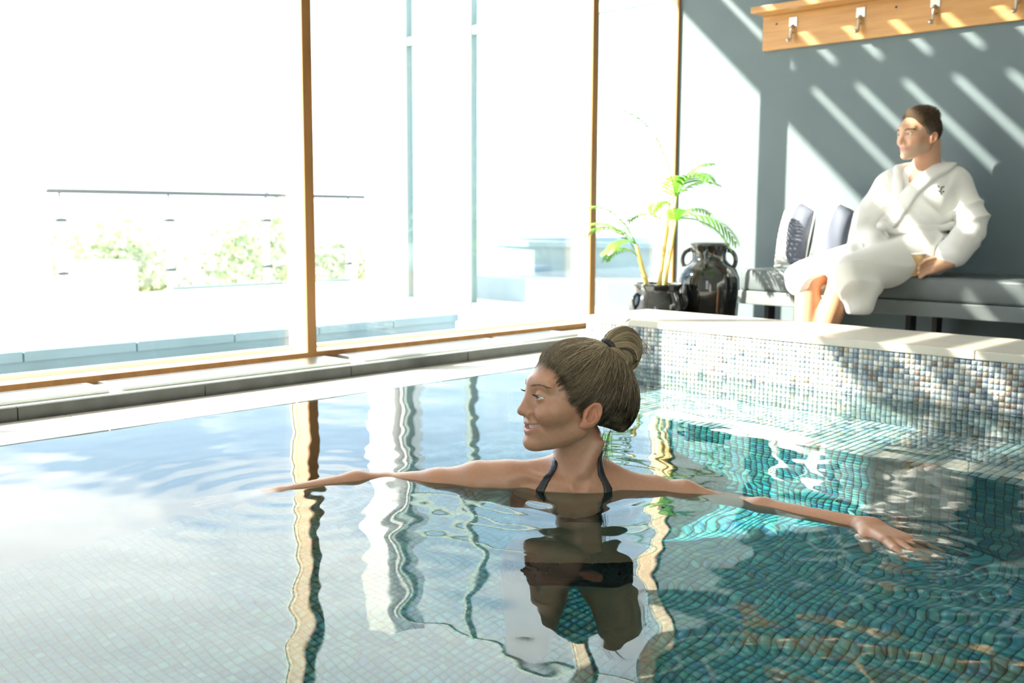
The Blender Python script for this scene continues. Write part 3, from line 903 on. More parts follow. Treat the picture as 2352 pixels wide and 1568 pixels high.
    for (p0, d0, ln, cv) in [((-.075,.004,.165),(.05,.1,1),.062,(-.6,0,0)), ((-.078,.004,.165),(-.35,.2,1),.075,(-.9,0,0)), ((-.07,.0,.16),(.25,0,1),.03,(-.4,0,0)),
                             ((-.135,.02,.16),(-.4,.2,-.4),.05,(.2,0,-.8)), ((-.13,.02,.15),(-.5,.2,-.3),.04,(0,0,-.6)), ((-.138,.01,.17),(-.6,.1,-.1),.05,(.3,0,-1))]:
        for r_ in range(3):
            q = np.array(p0)+RNG.normal(0,.002,3); v = np.array(d0,float)+RNG.normal(0,.08,3); v /= np.linalg.norm(v); pts = [q]
            for j in range(9): v = v + np.array(cv)*.12; v /= np.linalg.norm(v); q = q + v*ln/9; pts.append(q)
            fl.append(pts)
    for r_ in range(14):
        q = np.array([-.058+RNG.normal(0,.007), .034+RNG.normal(0,.010), -.030+RNG.normal(0,.005)]); v = np.array([.35+RNG.normal(0,.15), .1, -1]); v /= np.linalg.norm(v); pts = [q]
        ln = RNG.uniform(.035,.085)
        for j in range(9): v = v + np.array([RNG.normal(-.02,.05), 0, -.05]); v /= np.linalg.norm(v); q = q + v*ln/9; pts.append(q)
        fl.append(pts)
    fl = np.array(fl); wv = np.where(np.arange(len(fl)) < 18, RNG.uniform(.4,.9,len(fl)), RNG.uniform(0,.35,len(fl)))[:,None]
    strands('loose_strands', WL(fl.reshape(-1,3)).reshape(fl.shape), np.full(len(fl),.0005), dark*(1-wv)+lite*wv, M['hair'], ho)['kind'] = 'stuff'
    # hair tie
    tb = MB(); ring = []
    ax1 = np.array([.75,0,.66]); ax2 = np.array([0,1.,0])
    for a in np.linspace(0, 2*PI, 21): ring.append(T + np.array([-.006,0,.003]) + (ax1*math.cos(a)*.9+ax2*math.sin(a))*.0185)
    tb.tube(WL(ring), .0075, 8, False); tb.build('hair_tie', M['swim'], o, True)
    # ---- swimsuit: shell over the torso plus halter straps
    sl = proj_to(body, np.array([(.092,2.235,.056),(.074,2.21,.038),(.050,2.19,.010),(.045,2.17,-.03),(.058,2.15,-.075)], np.float32), 0., 1., 6)
    sr = proj_to(body, np.array([(.206,2.235,.080),(.212,2.21,.045),(.218,2.20,.010),(.220,2.18,-.03),(.210,2.15,-.075)], np.float32), 0., 1., 6)
    bk = proj_to(body, np.array([(.092,2.235,.056),(.10,2.30,.075),(.16,2.33,.085),(.20,2.29,.085),(.206,2.235,.080)], np.float32), 0., 1., 6)
    def suit(p, top):
        b = body(p)
        if top:
            zt = -.075 - .10*np.clip(1-np.abs(p[:,0]-.140)/.075, 0, 1)
            region = np.maximum(np.maximum(p[:,2]-zt, -.205 - p[:,2]), np.abs(p[:,0]-.15)-.165)
            for path in (sl, sr, bk):
                region = np.minimum(region, s_chain(p, list(path), [.0085,.0085,.0095,.011,.016] if path is not bk else [.0085]*5, .004))
        else:
            region = np.maximum(np.maximum(p[:,2]+.47+.25*np.abs(p[:,0]-.15), -.60-p[:,2]), np.abs(p[:,0]-.15)-.165)
        return smax(np.abs(b-.0012)-.0030, region, .002)
    V, Fq = surface(lambda p: suit(p, True), axis_steps((-.02,.33,.0034)), axis_steps((2.10,2.42,.0034)), axis_steps((-.22,-.1,.005), (-.1,.12,.003)), project=1)
    so = link('bikini_top', np_mesh('bikini_top', rfz_world(V), Fq), M['swim'], o, True); so.cycles.is_caustics_receiver = True
    V, Fq = surface(lambda p: suit(p, False), axis_steps((-.03,.33,.006)), axis_steps((2.17,2.45,.006)), axis_steps((-.63,-.42,.006)), project=1)
    so = link('bikini_bottom', np_mesh('bikini_bottom', rfz_world(V), Fq), M['swim'], o, True); so.cycles.is_caustics_receiver = True
woman()

# ---------------------------------------------------------------- furniture behind the coping
def keep(o, root):
    o.parent = root; o.matrix_parent_inverse = root.matrix_basis.inverted(); return o
M['cushion'] = mat('charcoal_vinyl', (.095,.112,.118), .42, noise=(12,.12), bump=(90,.05))
M['slab'] = mat('grey_bench_slab', (.14,.16,.165), .5, noise=(8,.1))
M['black'] = mat('black_steel', (.012,.012,.013), .4)
M['nickel'] = mat('satin_nickel', (.60,.58,.53), .35, .85)
M['glaze'] = mat('black_glaze', (.012,.013,.013), .07, noise=(9,.5), coat=.6)
M['soil'] = mat('soil', (.05,.035,.02), .9, noise=(60,.4))
M['cane'] = mat('palm_cane', (.62,.50,.16), .5, noise=(30,.2,(1,1,.3)))
M['leaf'] = mat('palm_leaf', (.085,.27,.008), .45, noise=(14,.2))
for nd in M['leaf'].node_tree.nodes:
    if nd.type == 'BSDF_PRINCIPLED': nd.inputs['Transmission Weight'].default_value = 0.0
M['robe'] = mat('white_terry', (.80,.79,.76), .9, bump=(420,.35), sheen=.2)
M['kraft'] = mat('kraft_paper', (.52,.36,.18), .7)
M['paper'] = mat('white_paper', (.82,.80,.76), .6)

def coat_rack():
    t = empty('coat_rack', (-1.2, YB, 1.43)); tag(t, 'oak coat rack with shelf and metal hooks on the blue-grey wall', 'coat rack')
    x0, x1 = -2.817, 1.2
    keep(MB().bbox(x0, x1, YB-.026, YB-.001, 1.432, 1.600, .003).build('back_board', M['oak']), t)
    keep(MB().bbox(x0-.004, x1, YB-.140, YB-.001, 1.6005, 1.630, .003).build('shelf', M['oak']), t)
    screws = MB()
    for x in (-2.74, -2.13, -1.5): 
        s = MB().tube([(x, YB-.0275, 1.556), (x, YB-.0262, 1.556)], .0055, 10); keep(s.build('screw', M['black']), t)
    x = -2.648
    while x < x1-.1:
        h = keep(MB().bbox(x-.022, x+.022, YB-.030, YB-.0262, 1.532, 1.578, .0015).build('hook', M['nickel']), t)
        a = MB(); a.tube([(x, YB-.030, 1.536), (x, YB-.040, 1.528), (x, YB-.046, 1.510), (x, YB-.048, 1.475), (x, YB-.056, 1.463), (x, YB-.072, 1.460), (x, YB-.078, 1.468)], [.008,.008,.0075,.007,.007,.007,.008], 8)
        a.tube([(x, YB-.048, 1.505), (x, YB-.030, 1.503), (x, YB-.0262, 1.503)], .005, 8)
        k = a.build('peg', M['nickel'], None, True); k.parent = h
        x += .3487
coat_rack()

def bench():
    t = empty('upholstered_bench', (-.6, 4.45, ZF)); tag(t, 'long grey upholstered bench along the blue-grey wall', 'bench')
    x0, x1 = -2.615, 1.6
    b = keep(MB().bbox(x0+.004, x1, 4.205, YB-.002, .262, .362, .014).build('cushion', M['cushion'], None, True), t)
    keep(MB().bbox(x0, x1, 4.200, YB-.002, .200, .2615, .004).build('slab', M['slab']), t)
    x = -2.52
    while x < x1:
        l = MB(); l.bbox(x-.012, x+.012, 4.26, 4.66, ZF, ZF+.03, .003); l.bbox(x-.012, x+.012, 4.30, 4.36, ZF+.03, .1995, .003); l.bbox(x-.012, x+.012, 4.58, 4.64, ZF+.03, .1995, .003)
        keep(l.build('leg', M['black']), t); x += .68
bench()

def pillow_mat(name, c1, c2, a, b):
    m = mat(name, c1, .85, bump=(200,.2)); nt = m.node_tree; N = nt.nodes.new; L = nt.links.new; p = nt.nodes['Principled BSDF']
    tc = N('ShaderNodeTexCoord'); sx = N('ShaderNodeSeparateXYZ'); L(tc.outputs['Object'], sx.inputs[0])
    g1 = N('ShaderNodeMath'); g1.operation = 'GREATER_THAN'; g1.inputs[1].default_value = a; L(sx.outputs['X'], g1.inputs[0])
    g2 = N('ShaderNodeMath'); g2.operation = 'LESS_THAN'; g2.inputs[1].default_value = b; L(sx.outputs['X'], g2.inputs[0])
    mu = N('ShaderNodeMath'); mu.operation = 'MULTIPLY'; L(g1.outputs[0], mu.inputs[0]); L(g2.outputs[0], mu.inputs[1])
    mx = N('ShaderNodeMixRGB'); L(mu.outputs[0], mx.inputs[0]); mx.inputs[1].default_value = (*c1,1); mx.inputs[2].default_value = (*c2,1)
    L(mx.outputs[0], p.inputs['Base Color'])
    return m
def pillow(loc, rz, ry, label, m, w=.30, hh=.31, tk=.085):
    n = 26; u = np.linspace(-1, 1, n); U, W = np.meshgrid(u, u)
    def side(sg):
        prof = ((1-U**2)*(1-W**2)).clip(0)**.42
        pinch = 1 - .10*(1-np.abs(U)**2)*np.abs(W)**3 - .0
        X = U*w/2*(1 - .09*(1-W**2)*U**2); Z = W*hh/2*(1 - .09*(1-U**2)*W**2) + .055*np.clip(W,0,1)**2*(1-np.abs(U))**.8
        Y = sg*tk*prof*(1+.10*np.sin(U*7+W*3)*(1-np.abs(U))) 
        return np.stack([X, Y, Z], -1).reshape(-1,3)
    V = np.concatenate([side(-1), side(1)])
    i = np.arange(n-1)[None] + np.arange(n-1)[:,None]*n
    F1 = np.stack([i, i+1, i+1+n, i+n], -1).reshape(-1,4); F2 = F1[:, ::-1] + n*n
    me = np_mesh('pillow', V, np.concatenate([F1, F2])); bm = bmesh.new(); bm.from_mesh(me); bmesh.ops.remove_doubles(bm, verts=bm.verts, dist=.0008); bm.to_mesh(me); bm.free()
    o = link('pillow', me, m, None, True)
    o.location = loc; o.rotation_euler = (ry, 0, rz)
    tag(o, label, 'pillow', 'pillows on the bench')
    ring = [(math.copysign(1,a)*w/2*.985, 0, b*hh/2*.985) for a,b in ()]
    pts = []
    for k in range(4):
        c = [(-1,-1),(1,-1),(1,1),(-1,1)]; a, b = c[k], c[(k+1)%4]
        for s in np.linspace(0, 1, 10)[:-1]:
            x, z = a[0]+(b[0]-a[0])*s, a[1]+(b[1]-a[1])*s
            pts.append((x*w/2*(1-.09*(1-z**2)*x**2), 0, z*hh/2*(1-.09*(1-x**2)*z**2) + .055*max(z,0)**2*(1-abs(x))**.8))
    pts.append(pts[0])
    MB().tube(pts, .004, 6, False).build('piping', M['paper'], o, True)
    return o
PB = pillow_mat('pillow_white_grey_a', (.80,.79,.76), (.10,.11,.15), .005, .40)
PB2 = pillow_mat('pillow_white_grey_b', (.80,.79,.76), (.10,.11,.15), .015, .40)
pillow((-2.470, 4.452, .500), math.radians(-14), math.radians(-12), 'white pillow with grey side panel nearest the left end of the bench', PB, .19, .27, .062)
pillow((-2.285, 4.462, .500), math.radians(-10), math.radians(-13), 'white and grey pillow leaning right beside the man in the bathrobe', PB2, .19, .27, .062)

def urn():
    c = (-2.815, 4.25)
    t = empty('ceramic_jar', (*c, ZF)); tag(t, 'tall black glazed ceramic jar with lug handles beside the bench', 'jar')
    prof = [(.105,0),(.115,.02),(.132,.10),(.146,.22),(.153,.33),(.150,.39),(.132,.435),(.100,.462),(.084,.478),(.082,.500),(.086,.525),(.096,.545),(.100,.555),(.094,.560),(.082,.552),(.074,.53),(.070,.48),(.09,.44),(.05,.42)]
    keep(MB().lathe([(r, z+ZF) for r, z in prof], *c, 48).build('body', M['glaze'], None, True), t)
    for a in (.5, 2.07, 3.64, 5.21):
        d = Vector((math.cos(a), math.sin(a), 0)); pts = []
        for s in np.linspace(0, PI, 10):
            pts.append(Vector((*c, ZF+.475)) + d*(.088 + .040*math.sin(s)) + Vector((0,0,.055*math.cos(s)*.9)))
        keep(MB().tube(pts, .011, 8).build('handle', M['glaze'], None, True), t)
urn()

def palm():
    c = (-2.90, 3.95)
    t = empty('potted_palm', (*c, ZF)); tag(t, 'potted palm with yellow canes in a low black glazed pot', 'plant')
    prof = [(.085,0),(.10,.015),(.125,.10),(.136,.20),(.134,.26),(.120,.31),(.106,.332),(.106,.345),(.118,.362),(.120,.370),(.112,.372),(.098,.352),(.096,.33)]
    keep(MB().lathe([(r, z+ZF) for r, z in prof], *c, 48).build('pot', M['glaze'], None, True), t)
    for a in (.3, 2.4, 4.5):
        d = Vector((math.cos(a), math.sin(a), 0)); pts = [Vector((*c, ZF+.29)) + d*(.118+.028*math.sin(s)) + Vector((0,0,.035*math.cos(s))) for s in np.linspace(0, PI, 8)]
        keep(MB().tube(pts, .008, 8).build('lug', M['glaze'], None, True), t)
    keep(MB().lathe([(.0955, ZF+.325),(.05, ZF+.336),(.005, ZF+.338)], *c, 24).build('soil', M['soil'], None, True), t)
    z0 = ZF+.335
    rg = random.Random(5)
    canes = [((.015,-.01),(.045,.02),.40), ((.035,.01),(.075,.03),.44), ((.05,-.02),(.10,.00),.34), ((-.01,.02),(.02,.05),.30), ((-.035,-.02),(-.075,-.05),.16), ((-.02,-.03),(-.06,-.09),.22)]
    tips = []
    for (b, tp, h) in canes:
        p0 = Vector((c[0]+b[0], c[1]+b[1], z0-.01)); p1 = Vector((c[0]+tp[0], c[1]+tp[1], z0+h))
        pts = [p0.lerp(p1, s) + Vector((0,0,0)) for s in np.linspace(0, 1, 9)]
        rs = [.0105*(1-.35*s)*(1.0+(.18 if k % 2 else 0)) for k, s in enumerate(np.linspace(0,1,9))]
        keep(MB().tube(pts, rs, 8).build('cane', M['cane'], None, True), t); tips.append(p1)
    # fronds: tip index, azimuth, rise, length
    fr = [(0,.5,1.0,.26),(1,.9,1.2,.24),(1,-.4,.9,.30),(1,3.7,1.35,.46),(2,.1,.35,.34),(2,-1.0,.7,.22),(2,.7,.15,.30),(3,3.2,.8,.24),(4,3.6,1.1,.30),(4,4.2,.75,.20),(5,3.9,1.15,.30),(5,4.6,.5,.20),(0,4.9,.5,.20),(5,3.3,.8,.30),(4,3.0,.6,.24),(0,2.0,1.2,.22),(3,1.2,.9,.26)]
    for (ti, az, el, ln) in fr:
        m = MB(); p = tips[ti].copy(); d = Vector((math.cos(az)*math.cos(el), math.sin(az)*math.cos(el), math.sin(el))); pts = [p.copy()]
        for k in range(12):
            d = (d + Vector((0,0,-.075-.010*k))).normalized(); p = p + d*ln/12; pts.append(p.copy())
        m.tube(pts, [.0032*(1-.7*k/12) for k in range(13)], 5)
        for k in range(3, 13):
            tg = (pts[min(k+1,12)]-pts[k-1]).normalized(); sd = tg.cross(Vector((0,0,1))).normalized(); nn = sd.cross(tg)
            for sg in (-1, 1):
                L_ = ln*.36*math.sin(PI*(.18+.75*k/13))*rg.uniform(.85,1.1); wd = .0075*rg.uniform(.8,1.1)
                dd = (tg*.75 + sd*sg*.75 + nn*.12).normalized(); q = pts[k].copy(); row = []
                for j in range(5):
                    s = j/4; ww = wd*math.sin(PI*min(.97, .12+.86*s))**.8; across = dd.cross(nn).normalized()
                    row += [q + across*ww - nn*.0, q - across*ww]
                    if j in (1,2,3): row[-2] = row[-2]+nn*.002; row[-1] = row[-1]+nn*.002
                    dd = (dd + Vector((0,0,-.16))).normalized(); q = q + dd*L_/4
                m.add(row, [(2*j, 2*j+2, 2*j+3, 2*j+1) for j in range(4)])
        keep(m.build('frond', M['leaf'], None, True), t)
palm()

def grilles():
    for i, (a, b) in enumerate([(.62,1.40),(1.44,2.34),(2.40,3.22),(3.26,3.66)]):
        lab = ['end convector grille at the near end of the window sill', 'long metal convector grille on the sill left of the wooden mullion', 'metal convector grille on the sill behind the woman\'s head', 'short metal convector grille on the sill beside the pool wall'][i]
        t = empty('convector_grille', (XW+.11, (a+b)/2, .04)); tag(t, lab, 'grille', 'convector grilles along the window sill')
        f = MB(); z0, z1 = .0446, .0565; x0, x1 = XW+.03, XW+.20
        f.box(x0, x0+.012, a, b, z0, z1); f.box(x1-.012, x1, a, b, z0, z1); f.box(x0+.012, x1-.012, a, a+.02, z0, z1); f.box(x0+.012, x1-.012, b-.02, b, z0, z1)
        keep(f.build('grille_frame', M['steel']), t)
        keep(MB().box(x0+.0121, x1-.0121, a+.0201, b-.0201, z0, z0+.002).build('dark_gap_sheet', M['black']), t)  # black sheet added under the slats to darken the gaps between them
        for k in range(8):
            x = x0+.018+k*(x1-x0-.036-.009)/7
            keep(MB().box(x, x+.009, a+.0201, b-.0201, z0+.0021, z1-.001).build('slat', M['steel']), t)
grilles()

# ---------------------------------------------------------------- the man on the bench
def man():
    th = math.radians(22); c, s = math.cos(th), math.sin(th); ph = math.radians(-9)
    fw = -c*ER - s*EF; lf = s*ER - c*EF; up = np.array([0,0,1.])
    fw2 = fw*math.cos(ph) + up*math.sin(ph); up2 = up*math.cos(ph) - fw*math.sin(ph)
    R3 = np.stack([fw2, lf, up2]).astype(np.float32); H0 = np.array([-1.862, 4.40, .921], np.float32); SC_ = .86
    to_l = lambda p: ((p - H0)@R3.T)/SC_
    WL = lambda l: (np.asarray(l, np.float32)*SC_)@R3 + H0
    cup = np.array([-1.788, 4.228, .3635])
    # his left hand closes round the cup from the right, resting on the seat
    w0 = np.array([-1.672, 4.292, .432])
    palm = [([w0, np.array([-1.722,4.262,.425])],[.024,.018]), ([w0+[.005,-.012,-.012], np.array([-1.712,4.240,.395])],[.022,.018])]
    fing = []
    for k, (z, ln) in enumerate([(.437,.0),(.420,.004),(.402,.003),(.386,-.004)]):
        a = np.array([-1.722+.002*k, 4.252-.006*k, z]); b = np.array([-1.744-ln, 4.214, z-.010]); d_ = np.array([-1.755-ln, 4.192, z-.024])
        fing.append(([a, b, d_], [.0100,.0092,.0080]))
    fing.append(([np.array([-1.712,4.275,.434]), np.array([-1.742,4.286,.446]), np.array([-1.775,4.280,.446])], [.0125,.0105,.009]))
    k1, k2 = np.array([-2.140,3.985,.345]), np.array([-1.990,3.995,.350])
    def body(p):
        d = s_cap(p, (-1.850,4.440,.92), (-1.862,4.462,.79), .050, .058)
        d = smin(d, s_ell(p, (-1.875,4.445,.70), (.145,.112,.13)), .05)
        d = smin(d, s_ell(p, (-1.88,4.44,.52), (.14,.105,.15)), .05)
        d = smin(d, s_chain(p, [(-1.995,4.40,.755), (-2.035,4.31,.56), (-1.96,4.20,.50)], [.05,.04,.028], .02), .03)
        d = smin(d, s_chain(p, [(-1.745,4.50,.765), (-1.655,4.455,.585), tuple(w0)], [.05,.04,.027], .02), .03)
        d = smin(d, s_chain(p, [(-1.95,4.38,.45), tuple(k1), (-2.125,3.955,.12), (-2.13,3.95,-.02)], [.075,.054,.050,.036], .02), .03)
        d = smin(d, s_chain(p, [(-1.83,4.40,.45), tuple(k2), (-2.055,3.985,.13), (-2.085,3.97,-.02)], [.075,.054,.048,.036], .02), .03)
        d = smin(d, s_cap(p, (-2.13,3.96,-.045), (-2.17,3.82,-.052), .032, .024), .02)
        d = smin(d, s_cap(p, (-2.08,3.97,-.045), (-2.09,3.83,-.052), .032, .024), .02)
        d = smin(d, hand_sdf(p, (palm, fing), .016), .012)
        hd = head_sdf(to_l(p), 0, 1.)*SC_
        return smin(d, hd, .014)
    V, Fq = surface(body, axis_steps((-2.24,-2.02,.006), (-2.02,-1.66,.0036), (-1.66,-1.54,.006)), axis_steps((3.78,4.16,.006), (4.16,4.60,.0040)), axis_steps((-.09,.36,.006), (.36,.46,.0040), (.46,.82,.008), (.82,1.10,.0036)))
    L = to_l(V); C = head_tint(L, (.58,.33,.21), 0, .55)
    C[V[:,2] < .36] *= np.array([1.0,.92,.85])
    o = tint_mesh('person', V, Fq, C, M['skin']); tag(o, 'man in white bathrobe sitting on the grey bench looking towards the window', 'person')
    for sg in (1, -1):
        n = 16; PH, TT = np.meshgrid(np.linspace(0, PI, n), np.linspace(0, 2*PI, 20, endpoint=False), indexing='ij')
        D = np.stack([np.cos(PH), np.sin(PH)*np.cos(TT), np.sin(PH)*np.sin(TT)], -1)
        Vv = (np.array([.0985, sg*.0345, .0545]) + .0138*D).reshape(-1,3); an = PH.ravel()
        col = np.where((an < .17)[:,None], (.01,.01,.012), np.where((an < .44)[:,None], (.14,.16,.18), (.7,.66,.62)))
        i = np.arange(n-1)[:,None]*20 + np.arange(20)[None]; j = np.arange(n-1)[:,None]*20 + (np.arange(20)[None]+1) % 20
        tint_mesh('eye', WL(Vv), np.stack([i, i+20, j+20, j], -1).reshape(-1,4), col, M['eye'], o)
        nb = 40; u = RNG.uniform(0,1,nb); off = RNG.uniform(-1,1,nb)
        P0 = np.stack([.119-.026*u**1.5, sg*(.014+.040*u), .074+.006*np.sin(u*2.4)-.004*u+.003*off], -1); P1 = P0 + np.stack([-.003-.004*u, sg*(.0075+0*u), .002-.0045*u], -1)
        pt = proj_to(lambda q: head_sdf(q, 0, 1.), np.stack([P0,(P0+P1)/2,P1],1).reshape(-1,3), .001, 1., 3)
        strands('eyebrow', WL(pt).reshape(nb,3,3), np.full(nb,.0009), np.tile((.16,.10,.06),(nb,1)), M['hair'], o)
    # short hair
    zg = np.array([-.05,-.01,.024,.036,.050,.075,.10,.125,.145,.20], np.float32); xg = np.array([-.055,-.034,-.020,.024,.038,.046,.066,.074,.092,.125], np.float32)
    def hflow(l):
        g = np.interp(l[:,2], zg, xg).astype(np.float32)
        top = .006 + .016*np.clip((l[:,2]-.10)/.05, 0, 1)
        return head_sdf(l, 0, 1.) - np.minimum(top, .0015+.4*np.clip(g-l[:,0], 0, .2))
    def hs(l):
        g = np.interp(l[:,2], zg, xg).astype(np.float32)
        return smax(np.maximum(np.maximum(hflow(l), -.032-l[:,2]), np.abs(l[:,1])-.0835), (l[:,0]-g)*.8, .003)
    V, Fq = surface(hs, axis_steps((-.13,.13,.0045)), axis_steps((-.10,.10,.0045)), axis_steps((-.05,.19,.0045)))
    def hc(v): 
        gr = np.clip((.085-v[:,2])/.05, 0, 1)*np.clip((v[:,0]+.03)/.05, 0, 1)
        return (np.array((.085,.055,.034))*(1-gr[:,None]) + np.array((.20,.17,.14))*gr[:,None])
    ho = tint_mesh('hair', WL(V), Fq, hc(V)*.8, M['haircap'], o)
    n = 3200; pk = V[RNG.integers(len(V), size=n)]; g = grad(hs, pk); g /= np.linalg.norm(g,axis=1,keepdims=True)+1e-6
    back = np.tile(np.array([-.75,0,.25]), (n,1)); back[pk[:,2] < .10] = (-.6,0,-.6)
    q = [pk]; ln = np.where(pk[:,2] > .11, .014, .006)[:,None]
    for j in range(3): q.append(q[-1] + (g*.16 + back*(.6+.2*j) + RNG.normal(0,.12,(n,3)))*ln/2.2)
    wv = RNG.uniform(.6,1.9,(n,1))
    strands('hair_strands', WL(np.stack(q,1).reshape(-1,3)).reshape(n,4,3), np.full(n,.0009), hc(pk)*wv, M['hair'], ho)['kind'] = 'stuff'
    # ---- bathrobe
    def ridge(t): return (1-np.abs(np.sin(t)))**1.6*1.7 - .6          # soft creases between rounded folds
    def folds(p):
        x, y, z = p[:,0], p[:,1], p[:,2]
        a = ridge(19*(z*.95 + (x+1.9)*.55 + .10*np.sin(9*x+5*z)))*np.clip((.71-z)/.08, 0, 1)*np.clip((z-.44)/.06, 0, 1)*np.clip((-1.72-x)/.03, 0, 1)
        b = ridge(22*((x+1.9)*.8 - (z-.4)*.75 - (y-4.1)*.35 + .06*np.sin(12*z+9*y)))*np.clip((.46-z)/.06, 0, 1)
        c_ = ridge(24*(z*.8 - (x+1.7)*.8 + .05*np.sin(20*z)))*np.clip((x+1.75)/.04, 0, 1)
        e = ridge(20*((x+2.0)*1.0 + z*.35))*np.clip((-1.97-x)/.04, 0, 1)*np.clip((z-.5)/.05, 0, 1)
        return -(.0065*a + .0070*b + .0070*c_ + .0055*e)
    def vcut(p): return smin(s_cap(p, (-1.858,4.36,.91), (-1.884,4.325,.748), .078, .014), s_cap(p, (-1.858,4.27,.90), (-1.884,4.25,.748), .075, .012), .02)
    def robe(p):
        d = s_cap(p, (-1.975,4.415,.735), (-1.768,4.495,.745), .080, .080)
        d = smin(d, s_ell(p, (-1.868,4.44,.66), (.158,.125,.16)), .05)
        d = smin(d, s_ell(p, (-1.900,4.43,.51), (.135,.145,.14)), .06)
        d = smin(d, s_ell(p, (-1.875,4.44,.435), (.165,.160,.075)), .05)
        arm1 = s_chain(p, [(-1.995,4.405,.735), (-2.040,4.305,.575), (-2.030,4.25,.525), (-1.960,4.195,.505)], [.072,.064,.060,.052], .03)
        d = smin(d, arm1, .022)
        arm2 = s_chain(p, [(-1.748,4.500,.738), (-1.662,4.465,.600), (-1.650,4.43,.550), (-1.668,4.305,.455)], [.074,.062,.058,.048], .03)
        d = smin(d, arm2, .014)
        d = smin(d, s_chain(p, [(-1.95,4.37,.455), (-2.150,3.985,.352)], [.105,.078], .02), .03)
        d = smin(d, s_chain(p, [(-1.81,4.39,.455), (-1.975,3.995,.365)], [.110,.084], .02), .03)
        d = smin(d, s_ell(p, (-2.185,3.975,.325), (.052,.052,.055)), .03)
        d = smin(d, s_cap(p, (-1.955,4.01,.33), (-1.930,4.01,.235), .060, .048), .04)
        d = smin(d, s_cap(p, (-1.90,4.05,.33), (-1.905,4.03,.245), .05, .040), .03)
        d = d + folds(p)
        # open below: hems
        d = smax(d, -(p[:,2] - (.205 + .25*np.clip(-1.985-p[:,0], 0, .2)*1.6))*-1*-1, .004) if False else d
        hem = (.208 + .55*np.clip(-2.00-p[:,0], 0, .12))
        front = np.maximum(p[:,2]-hem, 0)*0
        d = np.where(p[:,1] < 4.19, smax(d, hem - p[:,2], .004), d)
        # opening between the legs and V at the neck, cuffs
        d = smax(d, -s_cap(p, (-2.075,3.86,.30), (-2.045,4.02,.345), .058, .030), .012)
        d = smax(d, -vcut(p), .006)
        d = smax(d, -s_cap(p, (-1.845,4.44,.92), (-1.855,4.46,.80), .072, .066), .010)
        return d
    V, Fq = surface(robe, axis_steps((-2.28,-1.50,.0062)), axis_steps((3.88,4.66,.0062)), axis_steps((.19,.86,.0060)), project=1)
    ro = link('bathrobe', np_mesh('bathrobe', V, Fq), M['robe'], o, True)
    # shawl collar
    def strip(name, pts, rs, parent):
        pts = np.array(pts, np.float32)
        u = np.linspace(0, len(pts)-1, 26); P = np.stack([np.interp(u, np.arange(len(pts)), pts[:,i]) for i in range(3)], 1); R_ = np.interp(u, np.arange(len(pts)), rs)
        for _ in range(3): P[1:-1] = (P[:-2]+P[1:-1]*2+P[2:])/4
        def f(p):
            d = None
            for i in range(0, 25):
                e = s_cap(p, P[i], P[i+1], R_[i], R_[i+1]); d = e if d is None else np.minimum(d, e)
            return smax(smax(d, np.abs(robe(p)-.004)-.011, .006), -vcut(p), .004)
        lo, hi = P.min(0)-.06, P.max(0)+.06
        V, Fq = surface(f, *[np.arange(lo[i], hi[i], .0055).astype(np.float32) for i in range(3)], project=0)
        return link(name, np_mesh(name, V, Fq), M['robe'], parent, True)
    strip('collar', [(-1.845,4.555,.845), (-1.775,4.49,.842), (-1.772,4.42,.818), (-1.853,4.325,.728), (-1.938,4.285,.59), (-1.965,4.27,.55)], [.040,.036,.034,.034,.034,.030], ro)
    strip('collar', [(-1.845,4.555,.845), (-1.920,4.50,.835), (-1.962,4.41,.815), (-1.920,4.330,.735), (-1.912,4.32,.68)], [.040,.034,.030,.027,.016], ro)
    strip('cuff', [(-1.640,4.34,.485), (-1.662,4.303,.455)], [.075,.075], ro)
    strip('pocket', [(-1.77,4.31,.52), (-1.775,4.30,.44)], [.055,.055], ro)
    # belt with a knot and hanging ends
    bp = []
    for a in np.linspace(0, 2*PI, 29):
        bp.append((-1.885+.178*math.cos(a), 4.43+.158*math.sin(a), .555 + .02*math.cos(a)))
    bp = proj_to(robe, np.array(bp, np.float32), .006, 1., 6)
    bl = MB().tube([Vector(q.tolist()) for q in bp], .016, 8, False).build('belt', M['robe'], o, True)
    kp = proj_to(robe, np.array([(-1.955,4.25,.56)], np.float32), .014, 1., 6)[0]
    kn = MB(); kn.lathe([(.004,-.026),(.020,-.018),(.026,0),(.020,.018),(.004,.026)], 0, 0, 12); ko = kn.build('knot', M['robe'], bl, True); ko.location = kp.tolist(); ko.rotation_euler = (.6,.9,0)
    for e in ([(-1.955,4.25,.55),(-1.94,4.22,.50),(-1.92,4.18,.46)], [(-1.955,4.25,.555),(-1.985,4.22,.51),(-1.99,4.18,.47)]):
        q = proj_to(robe, np.array(e, np.float32), .010, 1., 5)
        MB().tube([Vector(v.tolist()) for v in q], [.011,.012,.013], 8).build('belt_end', M['robe'], bl, True)
    # embroidered emblem on the chest: a leafy sprig
    ep = proj_to(robe, np.array([(-1.752,4.37,.725)], np.float32), .0, 1., 8)[0]
    em = MB(); dk = mat('dark_thread', (.04,.07,.07), .8)
    for (dx, dz, l, an) in [(0,0,.032,1.2),(-.012,.010,.016,2.2),(.010,.014,.016,.7),(-.010,-.012,.018,2.6),(.012,-.010,.016,.2),(0,-.02,.012,1.4)]:
        a = np.array([ep[0]+dx-.5*l*math.cos(an), ep[1]-.01, ep[2]+dz-.5*l*math.sin(an)]); b = a + np.array([l*math.cos(an), 0, l*math.sin(an)])
        q = proj_to(robe, np.stack([a,(a+b)/2,b]).astype(np.float32), .0012, 1., 5)
        em.tube([Vector(v.tolist()) for v in q], [.001,.0028,.001], 6)
    em.build('emblem', dk, ro, True)
    # the paper cup
    t = empty('paper_cup', cup.tolist()); tag(t, 'brown paper cup with white rim in the seated man\'s hand', 'cup')
